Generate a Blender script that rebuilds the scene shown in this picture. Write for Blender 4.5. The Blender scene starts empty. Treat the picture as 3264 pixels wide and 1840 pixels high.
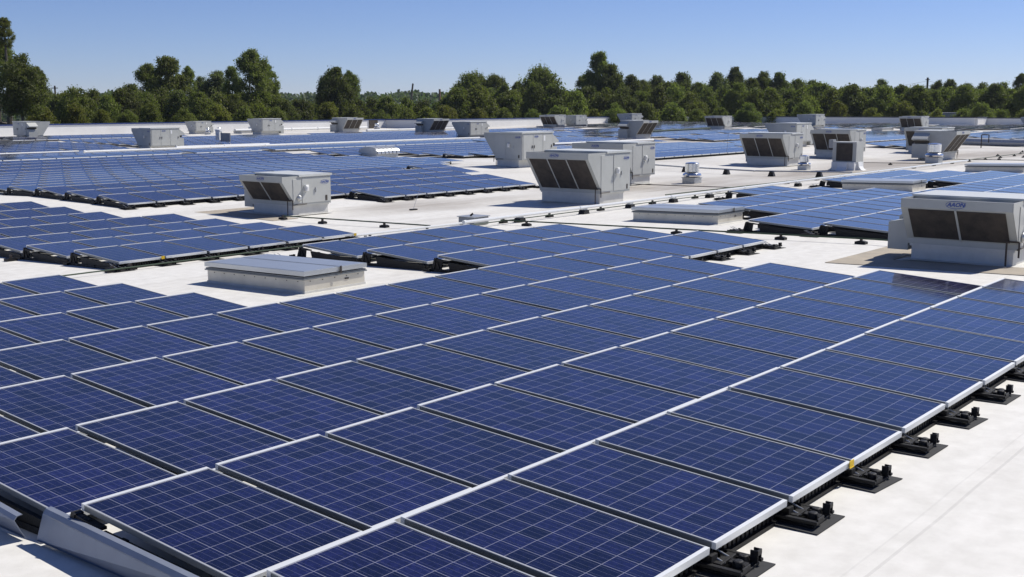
import bpy, bmesh, math, random
from mathutils import Vector, Matrix
random.seed(7)
S = bpy.context.scene
PI = math.pi
# ------------------------------------------------------------------ camera, world, sun, exposure
cam = bpy.data.cameras.new('camera'); cam_o = bpy.data.objects.new('camera', cam); S.collection.objects.link(cam_o)
S.camera = cam_o
cam.sensor_width = 36.0; cam.lens = 36.0*3642.5/3264.0; cam.clip_start = 0.05; cam.clip_end = 6000
CAM = Vector((-3.8483, -4.8653, 2.5494))
YAW, PITCH, ROLL = math.radians(38.872), math.radians(9.076), math.radians(-0.158)
F_ = Vector((math.cos(YAW)*math.cos(PITCH), math.sin(YAW)*math.cos(PITCH), -math.sin(PITCH)))
R_ = Vector((math.sin(YAW), -math.cos(YAW), 0)); U_ = R_.cross(F_)
Rr = R_*math.cos(ROLL)+U_*math.sin(ROLL); Ur = U_*math.cos(ROLL)-R_*math.sin(ROLL)
M = Matrix((Rr, Ur, -F_)).transposed().to_4x4(); M.translation = CAM
cam_o.matrix_world = M

SUN = Vector((1.03, -0.37, 1.20)).normalized()
W = bpy.data.worlds.new('World'); S.world = W; W.use_nodes = True
wn = W.node_tree.nodes; wl = W.node_tree.links; wn.clear()
sky = wn.new('ShaderNodeTexSky'); sky.sky_type = 'NISHITA'; sky.sun_disc = False
sky.sun_elevation = math.asin(SUN.z); sky.sun_rotation = math.atan2(SUN.x, SUN.y)
sky.altitude = 200; sky.air_density = 0.75; sky.dust_density = 0.05; sky.ozone_density = 5.0
bg = wn.new('ShaderNodeBackground'); bg.inputs['Strength'].default_value = 0.074
wo = wn.new('ShaderNodeOutputWorld')
tint = wn.new('ShaderNodeMix'); tint.data_type = 'RGBA'; tint.blend_type = 'MULTIPLY'; tint.inputs['Factor'].default_value = 1
tint.inputs['B'].default_value = (0.97, 0.955, 1.20, 1); wl.new(sky.outputs[0], tint.inputs['A'])
wl.new(tint.outputs['Result'], bg.inputs[0]); wl.new(bg.outputs[0], wo.inputs[0])
sl = bpy.data.lights.new('sun', 'SUN'); sl.energy = 5.0; sl.angle = math.radians(0.5); sl.color = (1.0, 0.955, 0.88)
so = bpy.data.objects.new('sun', sl); S.collection.objects.link(so)
so.rotation_euler = SUN.to_track_quat('Z', 'Y').to_euler(); so.location = (0, 0, 60)
S.view_settings.view_transform = 'Standard'; S.view_settings.look = 'None'
S.view_settings.exposure = 0.16; S.view_settings.gamma = 1.0

# ------------------------------------------------------------------ helpers
COL = S.collection
def tag(o, label=None, cat=None, group=None, kind=None):
    if label: o['label'] = label
    if cat: o['category'] = cat
    if group: o['group'] = group
    if kind: o['kind'] = kind
    return o
def thing(name, loc=(0, 0, 0), rz=0, label=None, cat=None, group=None, rot=None):
    o = bpy.data.objects.new(name, None); COL.objects.link(o)
    o.empty_display_size = 0.2
    o.location = loc; o.rotation_euler = rot if rot else (0, 0, rz)
    return tag(o, label, cat, group)
class MB:
    def __init__(s): s.v = []; s.f = []; s.m = []
    def add(s, vs, fs, mi=0):
        b = len(s.v); s.v += [tuple(v) for v in vs]
        s.f += [tuple(i+b for i in f) for f in fs]; s.m += [mi]*len(fs)
        return s
    def box(s, x0, x1, y0, y1, z0, z1, mi=0):
        vs = [(x0,y0,z0),(x1,y0,z0),(x1,y1,z0),(x0,y1,z0),(x0,y0,z1),(x1,y0,z1),(x1,y1,z1),(x0,y1,z1)]
        return s.add(vs, [(0,3,2,1),(4,5,6,7),(0,1,5,4),(1,2,6,5),(2,3,7,6),(3,0,4,7)], mi)
    def prism(s, poly, a0, a1, axis='y', mi=0):
        """poly in the other two coords, extruded along axis"""
        n = len(poly)
        def P(p, a):
            if axis == 'y': return (p[0], a, p[1])
            if axis == 'x': return (a, p[0], p[1])
            return (p[0], p[1], a)
        vs = [P(p, a0) for p in poly]+[P(p, a1) for p in poly]
        fs = [tuple(range(n)), tuple(range(2*n-1, n-1, -1))]
        fs += [(i, i+n, (i+1) % n+n, (i+1) % n) for i in range(n)]
        return s.add(vs, fs, mi)
    def tube(s, p, q, r, n=8, mi=0, r2=None):
        p = Vector(p); q = Vector(q); d = (q-p).normalized()
        a = d.orthogonal().normalized(); b = d.cross(a); r2 = r if r2 is None else r2
        vs = [p+(a*math.cos(2*PI*i/n)+b*math.sin(2*PI*i/n))*r for i in range(n)]
        vs += [q+(a*math.cos(2*PI*i/n)+b*math.sin(2*PI*i/n))*r2 for i in range(n)]
        fs = [(i, (i+1) % n, (i+1) % n+n, i+n) for i in range(n)]+[tuple(range(n-1, -1, -1)), tuple(range(n, 2*n))]
        return s.add(vs, fs, mi)
    def lathe(s, prof, n=24, mi=0, c=(0, 0), sq=None):
        vs = []; fs = []
        for (r, z) in prof:
            for i in range(n):
                a = 2*PI*i/n; vs.append((c[0]+r*math.cos(a), c[1]+r*math.sin(a), z))
        for k in range(len(prof)-1):
            for i in range(n):
                j = (i+1) % n; fs.append((k*n+i, k*n+j, (k+1)*n+j, (k+1)*n+i))
        fs.append(tuple(range(n-1, -1, -1))); fs.append(tuple(range((len(prof)-1)*n, len(prof)*n)))
        return s.add(vs, fs, mi)
    def mesh(s, name, mats, smooth=False, bevel=0):
        me = bpy.data.meshes.new(name); me.from_pydata(s.v, [], s.f)
        for m in (mats if isinstance(mats, (list, tuple)) else [mats]): me.materials.append(m)
        for p, mi in zip(me.polygons, s.m): p.material_index = mi
        bm = bmesh.new(); bm.from_mesh(me)
        bmesh.ops.recalc_face_normals(bm, faces=bm.faces)
        if bevel: bmesh.ops.bevel(bm, geom=list(bm.edges), offset=bevel, segments=1, affect='EDGES', clamp_overlap=True)
        bm.to_mesh(me); bm.free()
        if smooth:
            for p in me.polygons: p.use_smooth = True
            try: me.set_sharp_from_angle(angle=math.radians(35))
            except Exception: pass
        me.update(); return me
    def obj(s, name, mats, parent=None, smooth=False, bevel=0):
        return mobj(name, s.mesh(name, mats, smooth, bevel), parent)
def mobj(name, me, parent=None):
    o = bpy.data.objects.new(name, me); COL.objects.link(o)
    if parent: o.parent = parent
    return o
def kids(o): return [c for c in KID.get(o.name, [])]
KID = {}
def reg(root):
    """remember the children of a finished prototype"""
    for o in list(bpy.data.objects):
        if o.parent: KID.setdefault(o.parent.name, [])
    def walk(o):
        KID[o.name] = [c for c in bpy.data.objects if c.parent == o]
        for c in KID[o.name]: walk(c)
    walk(root)
def copy_tree(o, parent=None):
    c = o.copy(); COL.objects.link(c)
    if parent: c.parent = parent
    for ch in KID.get(o.name, []): copy_tree(ch, c)
    return c
ORD = ['', 'first', 'second', 'third', 'fourth', 'fifth', 'sixth', 'seventh', 'eighth', 'ninth', 'tenth', 'eleventh', 'twelfth',
       'thirteenth', 'fourteenth', 'fifteenth', 'sixteenth', 'seventeenth', 'eighteenth', 'nineteenth', 'twentieth',
       'twenty-first', 'twenty-second', 'twenty-third', 'twenty-fourth', 'twenty-fifth', 'twenty-sixth', 'twenty-seventh',
       'twenty-eighth', 'twenty-ninth', 'thirtieth']
for _t in ('thirty', 'forty', 'fifty', 'sixty', 'seventy'):
    if _t != 'thirty': ORD.append(_t[:-1]+'ieth')
    ORD += [_t+'-'+ORD[i] for i in range(1, 10)]
def proj(p):
    q = Vector(p)-CAM; d = q.dot(F_)
    if d < 0.1: return None
    return (1632+3642.5*q.dot(Rr)/d, 920-3642.5*q.dot(Ur)/d, d)

# ------------------------------------------------------------------ materials
def mat(name, col, rough=0.5, metal=0.0, spec=0.5, noise=0.0, nscale=6.0, col2=None, bump=0.0, bscale=30.0, coat=0.0):
    m = bpy.data.materials.new(name); m.use_nodes = True; nt = m.node_tree; N = nt.nodes; L = nt.links
    b = N['Principled BSDF']; b.inputs['Base Color'].default_value = (*col, 1); b.inputs['Roughness'].default_value = rough
    b.inputs['Metallic'].default_value = metal; b.inputs['Specular IOR Level'].default_value = spec
    b.inputs['Coat Weight'].default_value = coat
    if noise or col2:
        tc = N.new('ShaderNodeTexCoord'); nz = N.new('ShaderNodeTexNoise'); nz.inputs['Scale'].default_value = nscale
        nz.inputs['Detail'].default_value = 6; nz.inputs['Roughness'].default_value = 0.62
        L.new(tc.outputs['Object'], nz.inputs['Vector'])
        mx = N.new('ShaderNodeMix'); mx.data_type = 'RGBA'
        c2 = col2 if col2 else tuple(c*(1-noise) for c in col)
        mx.inputs['A'].default_value = (*col, 1); mx.inputs['B'].default_value = (*c2, 1)
        mr = N.new('ShaderNodeMapRange'); mr.inputs['From Min'].default_value = 0.35; mr.inputs['From Max'].default_value = 0.68
        L.new(nz.outputs['Fac'], mr.inputs['Value']); L.new(mr.outputs['Result'], mx.inputs['Factor'])
        L.new(mx.outputs['Result'], b.inputs['Base Color'])
    if bump:
        tc = N.new('ShaderNodeTexCoord'); n2 = N.new('ShaderNodeTexNoise'); n2.inputs['Scale'].default_value = bscale
        n2.inputs['Detail'].default_value = 4
        L.new(tc.outputs['Object'], n2.inputs['Vector'])
        bp = N.new('ShaderNodeBump'); bp.inputs['Strength'].default_value = bump; bp.inputs['Distance'].default_value = 0.02
        L.new(n2.outputs['Fac'], bp.inputs['Height']); L.new(bp.outputs['Normal'], b.inputs['Normal'])
    return m
ALU = mat('shade_toned_aluminium', (0.20, 0.215, 0.225), 0.45, 0.3, noise=0.12, nscale=9)  # darker tone holds the shade on frame sides in the panel gaps
ALUM = mat('sunlit_lip_aluminium', (0.44, 0.45, 0.46), 0.4, 0.3)  # same metal, lighter tone holds the sun on the side frame tops
ALUB = mat('sunlit_edge_aluminium', (0.70, 0.715, 0.715), 0.45, 0.25)  # same metal, brightest tone holds the sun on high and low edges
BLACK = mat('black_plastic', (0.009, 0.009, 0.010), 0.55, 0, spec=0.3, noise=0.3, nscale=20, bump=0.2, bscale=60)
RUBBER = mat('rubber_mat', (0.034, 0.035, 0.037), 0.9, noise=0.25, nscale=15)
GALV = mat('galvanised_steel', (0.52, 0.53, 0.53), 0.42, 0.7, noise=0.18, nscale=7)
PAINT = mat('cream_grey_paint', (0.445, 0.45, 0.42), 0.45, 0, noise=0.10, nscale=2.2, bump=0.06, bscale=3)
PAINT2 = mat('door_paint', (0.475, 0.48, 0.45), 0.42, 0, noise=0.10, nscale=1.8, bump=0.05, bscale=3)
COIL = mat('condenser_coil', (0.072, 0.058, 0.046), 0.75, 0.1, noise=0.35, nscale=5, col2=(0.036, 0.030, 0.026), bump=0.5, bscale=120)
BLUE = mat('logo_blue', (0.03, 0.07, 0.30), 0.5)
CURB = mat('white_curb_membrane', (0.62, 0.61, 0.57), 0.7, noise=0.14, nscale=3, bump=0.15, bscale=6)
PARA = mat('white_parapet_membrane', (0.80, 0.79, 0.76), 0.7, noise=0.08, nscale=.5)
CHROME = mat('spun_aluminium', (0.80, 0.81, 0.82), 0.22, 1.0, noise=0.1, nscale=5)
LIDM = mat('lid_aluminium', (0.68, 0.64, 0.55), 0.48, 0.45, noise=0.14, nscale=3)
YEL = mat('yellow_tape', (0.75, 0.50, 0.02), 0.6)
WPIPE = mat('white_conduit', (0.70, 0.71, 0.70), 0.35, 0.15)
GREEN = mat('dark_green_cable', (0.02, 0.045, 0.02), 0.6)
DARKM = mat('dark_iron', (0.05, 0.04, 0.035), 0.6, 0.3)
DEFL = mat('galvalume_sheet', (0.25, 0.275, 0.33), 0.42, 0.25, noise=0.12, nscale=4)
COPE = mat('blue_coping', (0.03, 0.055, 0.17), 0.35, 0.2)
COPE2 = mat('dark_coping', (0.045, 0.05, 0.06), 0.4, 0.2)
TANPAD = mat('tan_walk_pad', (0.42, 0.365, 0.285), 0.85, nscale=1.6, col2=(0.31, 0.275, 0.225))
CAPM = mat('sunlit_toned_cap', (0.60, 0.61, 0.58), 0.4, 0.1, noise=0.1, nscale=2)  # paler than the cabinet paint, sunlight on the unit tops is in the colour
LIDG = mat('shiny_lid', (0.55, 0.57, 0.58), 0.34, 0.7, noise=0.06, nscale=2)
GREYBOX = mat('grey_box', (0.30, 0.31, 0.32), 0.5, 0.3, noise=0.15)
FANB = mat('fan_blade_blue', (0.09, 0.14, 0.28), 0.3, 0.6)
WALLM = mat('warehouse_wall', (0.5, 0.5, 0.48), 0.8, noise=0.1)
WOOD = mat('weathered_pole', (0.09, 0.065, 0.045), 0.9)
ORANGE = mat('rusty_orange', (0.22, 0.12, 0.07), 0.7)
WHITEM = mat('white_metal', (0.75, 0.75, 0.73), 0.4)

def ribbed(m, scale, strength):
    nt = m.node_tree; N = nt.nodes; L = nt.links; b = N['Principled BSDF']
    tc = N.new('ShaderNodeTexCoord'); w = N.new('ShaderNodeTexWave'); w.inputs['Scale'].default_value = scale
    w.bands_direction = 'X'
    bp = N.new('ShaderNodeBump'); bp.inputs['Strength'].default_value = strength; bp.inputs['Distance'].default_value = 0.01
    L.new(tc.outputs['Object'], w.inputs['Vector']); L.new(w.outputs['Fac'], bp.inputs['Height']); L.new(bp.outputs['Normal'], b.inputs['Normal'])
ribbed(TANPAD, 6, 0.8)

def glass_mat():
    """polycrystalline cells 6 x 10 behind glass; UV in metres on the pane"""
    m = bpy.data.materials.new('solar_cells'); m.use_nodes = True; nt = m.node_tree; N = nt.nodes; L = nt.links
    b = N['Principled BSDF']
    uv = N.new('ShaderNodeUVMap'); sep = N.new('ShaderNodeSeparateXYZ'); L.new(uv.outputs['UV'], sep.inputs[0])
    def M(op, a, b_=None, c=None):
        n = N.new('ShaderNodeMath'); n.operation = op
        for i, x in enumerate((a, b_, c)):
            if x is None: continue
            if isinstance(x, (int, float)): n.inputs[i].default_value = x
            else: L.new(x, n.inputs[i])
        return n.outputs[0]
    def line(src, pitch, off, half):
        t = M('DIVIDE', M('SUBTRACT', src, off), pitch)
        fr = M('ABSOLUTE', M('SUBTRACT', M('FRACT', M('ADD', t, 0.5)), 0.5))   # 0 on a line
        return M('LESS_THAN', M('MULTIPLY', fr, pitch), half)
    x, y = sep.outputs[0], sep.outputs[1]
    CX, CY = 0.1545, 0.1583
    gx = line(x, CX, 0.0, 0.0021); gy = line(y, CY, 0.0, 0.0021)
    grid = M('MAXIMUM', gx, gy)
    bus = line(x, CX/3, CX/6, 0.0010)
    nz = N.new('ShaderNodeTexVoronoi'); nz.inputs['Scale'].default_value = 55; nz.feature = 'F1'
    oi = N.new('ShaderNodeObjectInfo')
    ad = N.new('ShaderNodeVectorMath'); ad.operation = 'ADD'; L.new(uv.outputs['UV'], ad.inputs[0])
    mul = N.new('ShaderNodeVectorMath'); mul.operation = 'SCALE'; L.new(oi.outputs['Location'], mul.inputs[0]); mul.inputs['Scale'].default_value = 3.7
    L.new(mul.outputs[0], ad.inputs[1]); L.new(ad.outputs[0], nz.inputs['Vector'])
    # one tone per cell
    fl = N.new('ShaderNodeCombineXYZ'); L.new(M('FLOOR', M('DIVIDE', x, CX)), fl.inputs[0]); L.new(M('FLOOR', M('DIVIDE', y, CY)), fl.inputs[1])
    ad2 = N.new('ShaderNodeVectorMath'); ad2.operation = 'ADD'; L.new(fl.outputs[0], ad2.inputs[0]); L.new(oi.outputs['Location'], ad2.inputs[1])
    wn_ = N.new('ShaderNodeTexWhiteNoise'); wn_.noise_dimensions = '3D'; L.new(ad2.outputs[0], wn_.inputs['Vector'])
    r1 = M('MULTIPLY_ADD', wn_.outputs['Value'], 0.90, 0.55)
    r2 = M('MULTIPLY_ADD', nz.outputs['Color'], 0.9, 0.55)
    r3 = M('MULTIPLY_ADD', oi.outputs['Random'], 0.40, 0.80)
    k = M('MULTIPLY', M('MULTIPLY', r1, r2), r3)
    base = N.new('ShaderNodeVectorMath'); base.operation = 'SCALE'; base.inputs[0].default_value = (0.0070, 0.0078, 0.0430); L.new(k, base.inputs['Scale'])
    mb = N.new('ShaderNodeMix'); mb.data_type = 'RGBA'; L.new(M('MULTIPLY', bus, 0.26), mb.inputs['Factor'])
    L.new(base.outputs[0], mb.inputs['A']); mb.inputs['B'].default_value = (0.30, 0.32, 0.42, 1)
    mg = N.new('ShaderNodeMix'); mg.data_type = 'RGBA'; L.new(M('MULTIPLY', grid, 0.52), mg.inputs['Factor'])
    L.new(mb.outputs['Result'], mg.inputs['A']); mg.inputs['B'].default_value = (0.42, 0.43, 0.52, 1)
    L.new(mg.outputs['Result'], b.inputs['Base Color'])
    b.inputs['Roughness'].default_value = 0.09; b.inputs['IOR'].default_value = 1.45
    b.inputs['Specular IOR Level'].default_value = 0.72
    return m
CELLS = glass_mat()

def roof_mat():
    m = bpy.data.materials.new('white_roof_membrane'); m.use_nodes = True; nt = m.node_tree; N = nt.nodes; L = nt.links
    b = N['Principled BSDF']; b.inputs['Roughness'].default_value = 0.62; b.inputs['Specular IOR Level'].default_value = 0.3
    tc = N.new('ShaderNodeTexCoord'); sep = N.new('ShaderNodeSeparateXYZ'); L.new(tc.outputs['Object'], sep.inputs[0])
    def M(op, a, b_=None, c=None, cl=False):
        n = N.new('ShaderNodeMath'); n.operation = op; n.use_clamp = cl
        for i, x in enumerate((a, b_, c)):
            if x is None: continue
            if isinstance(x, (int, float)): n.inputs[i].default_value = x
            else: L.new(x, n.inputs[i])
        return n.outputs[0]
    def noise(scale, det=6, vec=None, rough=0.6):
        n = N.new('ShaderNodeTexNoise'); n.inputs['Scale'].default_value = scale; n.inputs['Detail'].default_value = det
        n.inputs['Roughness'].default_value = rough
        L.new(vec if vec else tc.outputs['Object'], n.inputs['Vector']); return n.outputs['Fac']
    def mr(v, a, b_, c=0., d=1.):
        n = N.new('ShaderNodeMapRange'); n.inputs['From Min'].default_value = a; n.inputs['From Max'].default_value = b_
        n.inputs['To Min'].default_value = c; n.inputs['To Max'].default_value = d; L.new(v, n.inputs['Value']); return n.outputs['Result']
    x, y = sep.outputs[0], sep.outputs[1]
    mp = N.new('ShaderNodeMapping'); mp.inputs['Scale'].default_value = (0.12, 0.9, 1); L.new(tc.outputs['Object'], mp.inputs['Vector'])
    streak = noise(1.0, 7, mp.outputs[0], 0.65)
    blot = noise(0.18, 7); fine = noise(5.0, 5)
    dirt = M('MULTIPLY', mr(streak, 0.48, 0.78), mr(blot, 0.40, 0.66))
    # dusty regions near the exhaust fans and on the far right part of the roof
    def spot(cx, cy, rx, ry):
        dx = M('DIVIDE', M('SUBTRACT', x, cx), rx); dy = M('DIVIDE', M('SUBTRACT', y, cy), ry)
        d = M('SQRT', M('ADD', M('MULTIPLY', dx, dx), M('MULTIPLY', dy, dy)))
        return mr(M('ADD', d, M('MULTIPLY', M('SUBTRACT', blot, 0.5), 1.6)), 0.25, 1.0, 1.0, 0.0)
    s = spot(37, 19.5, 9, 4.5)
    for q in ((47, 18.5, 9, 3.5), (58, 18.5, 10, 4), (74, 18.5, 12, 5), (24, 21, 6, 2.2), (88, 60, 24, 22)):
        s = M('MAXIMUM', s, spot(*q))
    far = mr(x, 26, 60, 0, 0.55)
    dirty = M('MINIMUM', M('ADD', M('ADD', M('MULTIPLY', dirt, 0.50), M('MULTIPLY', M('MULTIPLY', s, mr(streak, 0.3, 0.7, 0.35, 1)), 0.95)), M('MULTIPLY', far, mr(blot, 0.3, 0.7))), 0.85)
    # membrane seams
    wob = M('MULTIPLY', M('SUBTRACT', noise(0.35, 2), 0.5), 0.10)
    def seam(src, pitch, off, half):
        t = M('DIVIDE', M('SUBTRACT', M('ADD', src, wob), off), pitch)
        fr = M('ABSOLUTE', M('SUBTRACT', M('FRACT', M('ADD', t, 0.5)), 0.5))
        return M('LESS_THAN', M('MULTIPLY', fr, pitch), half)
    sm = M('MAXIMUM', seam(y, 3.05, 0.62, 0.012), M('MULTIPLY', seam(y, 3.05, 0.74, 0.008), 0.5))
    c1 = N.new('ShaderNodeMix'); c1.data_type = 'RGBA'; L.new(mr(fine, 0.3, 0.7), c1.inputs['Factor'])
    c1.inputs['A'].default_value = (0.60, 0.585, 0.545, 1); c1.inputs['B'].default_value = (0.71, 0.695, 0.655, 1)
    c2 = N.new('ShaderNodeMix'); c2.data_type = 'RGBA'; L.new(dirty, c2.inputs['Factor']); L.new(c1.outputs['Result'], c2.inputs['A'])
    c2.inputs['B'].default_value = (0.27, 0.235, 0.195, 1)
    c3 = N.new('ShaderNodeMix'); c3.data_type = 'RGBA'; L.new(M('MULTIPLY', sm, 0.20), c3.inputs['Factor']); L.new(c2.outputs['Result'], c3.inputs['A'])
    c3.inputs['B'].default_value = (0.22, 0.21, 0.20, 1)
    L.new(c3.outputs['Result'], b.inputs['Base Color'])
    bp = N.new('ShaderNodeBump'); bp.inputs['Strength'].default_value = 0.35; bp.inputs['Distance'].default_value = 0.05
    hh = M('ADD', M('MULTIPLY', noise(1.3, 3), 0.55), M('ADD', M('MULTIPLY', seam(y, 3.05, 0.68, 0.05), 0.12), M('MULTIPLY', fine, 0.06)))
    L.new(hh, bp.inputs['Height']); L.new(bp.outputs['Normal'], b.inputs['Normal'])
    return m
ROOFM = roof_mat()

def leaf_mat(name, c_dark, c_light, transl=0.42):
    m = bpy.data.materials.new(name); m.use_nodes = True; nt = m.node_tree; N = nt.nodes; L = nt.links
    b = N['Principled BSDF']; b.inputs['Roughness'].default_value = 0.6; b.inputs['Specular IOR Level'].default_value = 0.25
    tc = N.new('ShaderNodeTexCoord'); nz = N.new('ShaderNodeTexNoise'); nz.inputs['Scale'].default_value = 0.45; nz.inputs['Detail'].default_value = 4
    L.new(tc.outputs['Object'], nz.inputs['Vector'])
    wh = N.new('ShaderNodeTexWhiteNoise'); ge = N.new('ShaderNodeNewGeometry')
    rp = N.new('ShaderNodeMath'); rp.operation = 'MULTIPLY_ADD'; L.new(ge.outputs['Random Per Island'], rp.inputs[0]); rp.inputs[1].default_value = 0.55
    mr = N.new('ShaderNodeMapRange'); mr.inputs['From Min'].default_value = 0.38; mr.inputs['From Max'].default_value = 0.66; mr.inputs['To Max'].default_value = 0.6
    L.new(nz.outputs['Fac'], mr.inputs['Value']); L.new(mr.outputs['Result'], rp.inputs[2])
    mx = N.new('ShaderNodeMix'); mx.data_type = 'RGBA'; mx.inputs['A'].default_value = (*c_dark, 1); mx.inputs['B'].default_value = (*c_light, 1)
    L.new(rp.outputs[0], mx.inputs['Factor'])
    oi = N.new('ShaderNodeObjectInfo'); hs = N.new('ShaderNodeHueSaturation')
    m1 = N.new('ShaderNodeMapRange'); m1.inputs['To Min'].default_value = 0.485; m1.inputs['To Max'].default_value = 0.51; L.new(oi.outputs['Random'], m1.inputs['Value']); L.new(m1.outputs['Result'], hs.inputs['Hue'])
    m2 = N.new('ShaderNodeMapRange'); m2.inputs['To Min'].default_value = 0.75; m2.inputs['To Max'].default_value = 1.2; L.new(oi.outputs['Random'], m2.inputs['Value']); L.new(m2.outputs['Result'], hs.inputs['Value'])
    L.new(mx.outputs['Result'], hs.inputs['Color']); L.new(hs.outputs['Color'], b.inputs['Base Color'])
    tr = N.new('ShaderNodeBsdfTranslucent'); tg = N.new('ShaderNodeMix'); tg.data_type = 'RGBA'; tg.blend_type = 'MULTIPLY'; tg.inputs['Factor'].default_value = 1; tg.inputs['B'].default_value = (1.35, 1.6, 0.8, 1); L.new(hs.outputs['Color'], tg.inputs['A']); L.new(tg.outputs['Result'], tr.inputs['Color'])
    ms = N.new('ShaderNodeMixShader'); ms.inputs['Fac'].default_value = transl
    out = N['Material Output']; L.new(b.outputs[0], ms.inputs[1]); L.new(tr.outputs[0], ms.inputs[2]); L.new(ms.outputs[0], out.inputs['Surface'])
    return m
LEAF_DARK = leaf_mat('dark_foliage', (0.048, 0.060, 0.018), (0.145, 0.158, 0.045))
LEAF_MID = leaf_mat('mid_foliage', (0.068, 0.084, 0.020), (0.185, 0.200, 0.052))
LEAF_PALE = leaf_mat('pale_foliage', (0.095, 0.120, 0.050), (0.240, 0.270, 0.120))
LEAF_YEL = leaf_mat('yellow_green_foliage', (0.075, 0.086, 0.016), (0.195, 0.190, 0.038))
LEAF_FAR = leaf_mat('far_foliage', (0.040, 0.060, 0.030), (0.085, 0.110, 0.050))
BARK = mat('bark', (0.10, 0.085, 0.065), 0.9, noise=0.4, nscale=3)

# ------------------------------------------------------------------ roof
TH = math.atan(0.0208)
PROF = [(-60, .938), (19.99, -.726), (24.84, -.657), (28.5, -.543), (32.3, -.462), (42, -.653), (45, -.676), (47, -.637), (52.5, -.512),
        (56, -.505), (70, -.766), (79.5, -.543), (86.8, -.515), (94, -.425), (104, -.303), (130, -.30)]
def roof(y, x=0):
    for (a, b), (c, d) in zip(PROF, PROF[1:]):
        if y <= c:
            z = b+(d-b)*(y-a)/(c-a); break
    else: z = PROF[-1][1]
    return z+0.35*min(max((x-100)/50, 0), 1)
def build_roof():
    xs = [-40, -12, -6, 0, 20, 40, 60, 80, 100, 110, 120, 130, 140, 150, 158.2, 164]
    ys = [-30, -12]+[p[0] for p in PROF[1:-1]]+[110]
    v = [(x, y, roof(y, x)) for y in ys for x in xs]; n = len(xs)
    f = [(j*n+i, j*n+i+1, (j+1)*n+i+1, (j+1)*n+i) for j in range(len(ys)-1) for i in range(n-1)]
    o = MB().add(v, f).obj('roof', ROOFM); tag(o, kind='structure')
build_roof()

# building below the roof, with its parapet
b = MB()
b.box(-39.8, 163.9, -29.8, 109.8, -11, -2.2)
bo = b.obj('warehouse', WALLM); tag(bo, 'long flat-roofed warehouse carrying the solar panels', 'building')
def wall_seg(mb, cp, pts, ztop, th=0.3):
    """vertical wall following pts, coping on top"""
    for (x0, y0), (x1, y1) in zip(pts, pts[1:]):
        if abs(y1-y0) < 1e-6: mb.box(min(x0, x1)-.0, max(x0, x1), y0, y0+th, -3, ztop); cp.box(min(x0, x1)-.06, max(x0, x1)+.06, y0-.06, y0+th+.06, ztop+.002, ztop+.13)
        else: mb.box(x0, x0+th, min(y0, y1), max(y0, y1), -3, ztop); cp.box(x0-.06, x0+th+.06, min(y0, y1), max(y0, y1), ztop+.004, ztop+.132)
t = thing('parapet', (0, 0, 0), label='white parapet with blue coping along the left and rear roof edge', cat='wall')
w1 = MB(); c1 = MB()
wall_seg(w1, c1, [(-40, 104.0), (104.7, 104.0)], 0.76); wall_seg(w1, c1, [(104.7, 95.34), (104.7, 104.0)], 0.76); wall_seg(w1, c1, [(105.0, 95.3), (157.5, 95.3)], 0.77)
w1.obj('wall_face', PARA, t); c1.obj('coping', COPE, t)
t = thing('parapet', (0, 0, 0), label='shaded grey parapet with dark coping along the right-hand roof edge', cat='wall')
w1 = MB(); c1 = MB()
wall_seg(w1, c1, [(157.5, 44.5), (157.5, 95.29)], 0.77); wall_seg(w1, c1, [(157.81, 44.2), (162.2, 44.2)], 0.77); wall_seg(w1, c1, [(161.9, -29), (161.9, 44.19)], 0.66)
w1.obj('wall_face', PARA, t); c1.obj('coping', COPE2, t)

# ground
g = MB(); n = 24; Rg = 5000
vs = [(60, 50, -10.5)]+[(60+r*math.cos(2*PI*i/n), 50+r*math.sin(2*PI*i/n), -10.5) for r in (150, 600, Rg) for i in range(n)]
fs = [(0, 1+i, 1+(i+1) % n) for i in range(n)]+[(1+k*n+i, 1+(k+1)*n+i, 1+(k+1)*n+(i+1) % n, 1+k*n+(i+1) % n) for k in range(2) for i in range(n)]
GRASS = mat('grass', (0.06, 0.085, 0.025), 0.95, noise=0.4, nscale=0.05, col2=(0.10, 0.10, 0.045))
tag(g.add(vs, fs).obj('ground', GRASS), kind='structure')

# ------------------------------------------------------------------ solar panels
PW, PL, PP, FR = 0.992, 1.65, 1.069, 0.045
def panel_meshes():
    # local: origin at near high corner; x along the row, -y down the slope, top plane z = 0
    fw = 0.030
    m = MB()
    fs = .016; ft = .034
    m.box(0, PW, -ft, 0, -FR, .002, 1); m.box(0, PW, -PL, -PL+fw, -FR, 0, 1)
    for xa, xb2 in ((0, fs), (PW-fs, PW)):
        m.box(xa+(.003 if xa else 0), xb2-(0 if xa else .003), -PL+fw, -ft, -.006, 0, 2); m.box(xa+.002, xb2-.002, -PL+fw, -ft, -FR, -.0062)  # sunlit-toned lip over a shade-toned body
    m.box(fs, PW-fs, -PL+fw, -ft, -.012, -.010)   # backsheet
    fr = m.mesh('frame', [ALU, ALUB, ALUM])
    x0, x1, y0, y1 = fs, PW-fs, -PL+fw, -ft
    me = bpy.data.meshes.new('cell_sheet'); me.from_pydata([(x0, y0, -.004), (x1, y0, -.004), (x1, y1, -.004), (x0, y1, -.004)], [], [(0, 1, 2, 3)])
    uvl = me.uv_layers.new(name='UVMap'); w = x1-x0; h = y1-y0; e = 0.0025
    for li, (a, b_) in enumerate(((0, 0), (1, 0), (1, 1), (0, 1))): uvl.data[li].uv = (a*6*0.1545+(0.0 if a == 0 else 0), b_*10*0.1583)
    me.materials.append(CELLS)
    return fr, me
FRM, CEL = panel_meshes()
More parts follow.
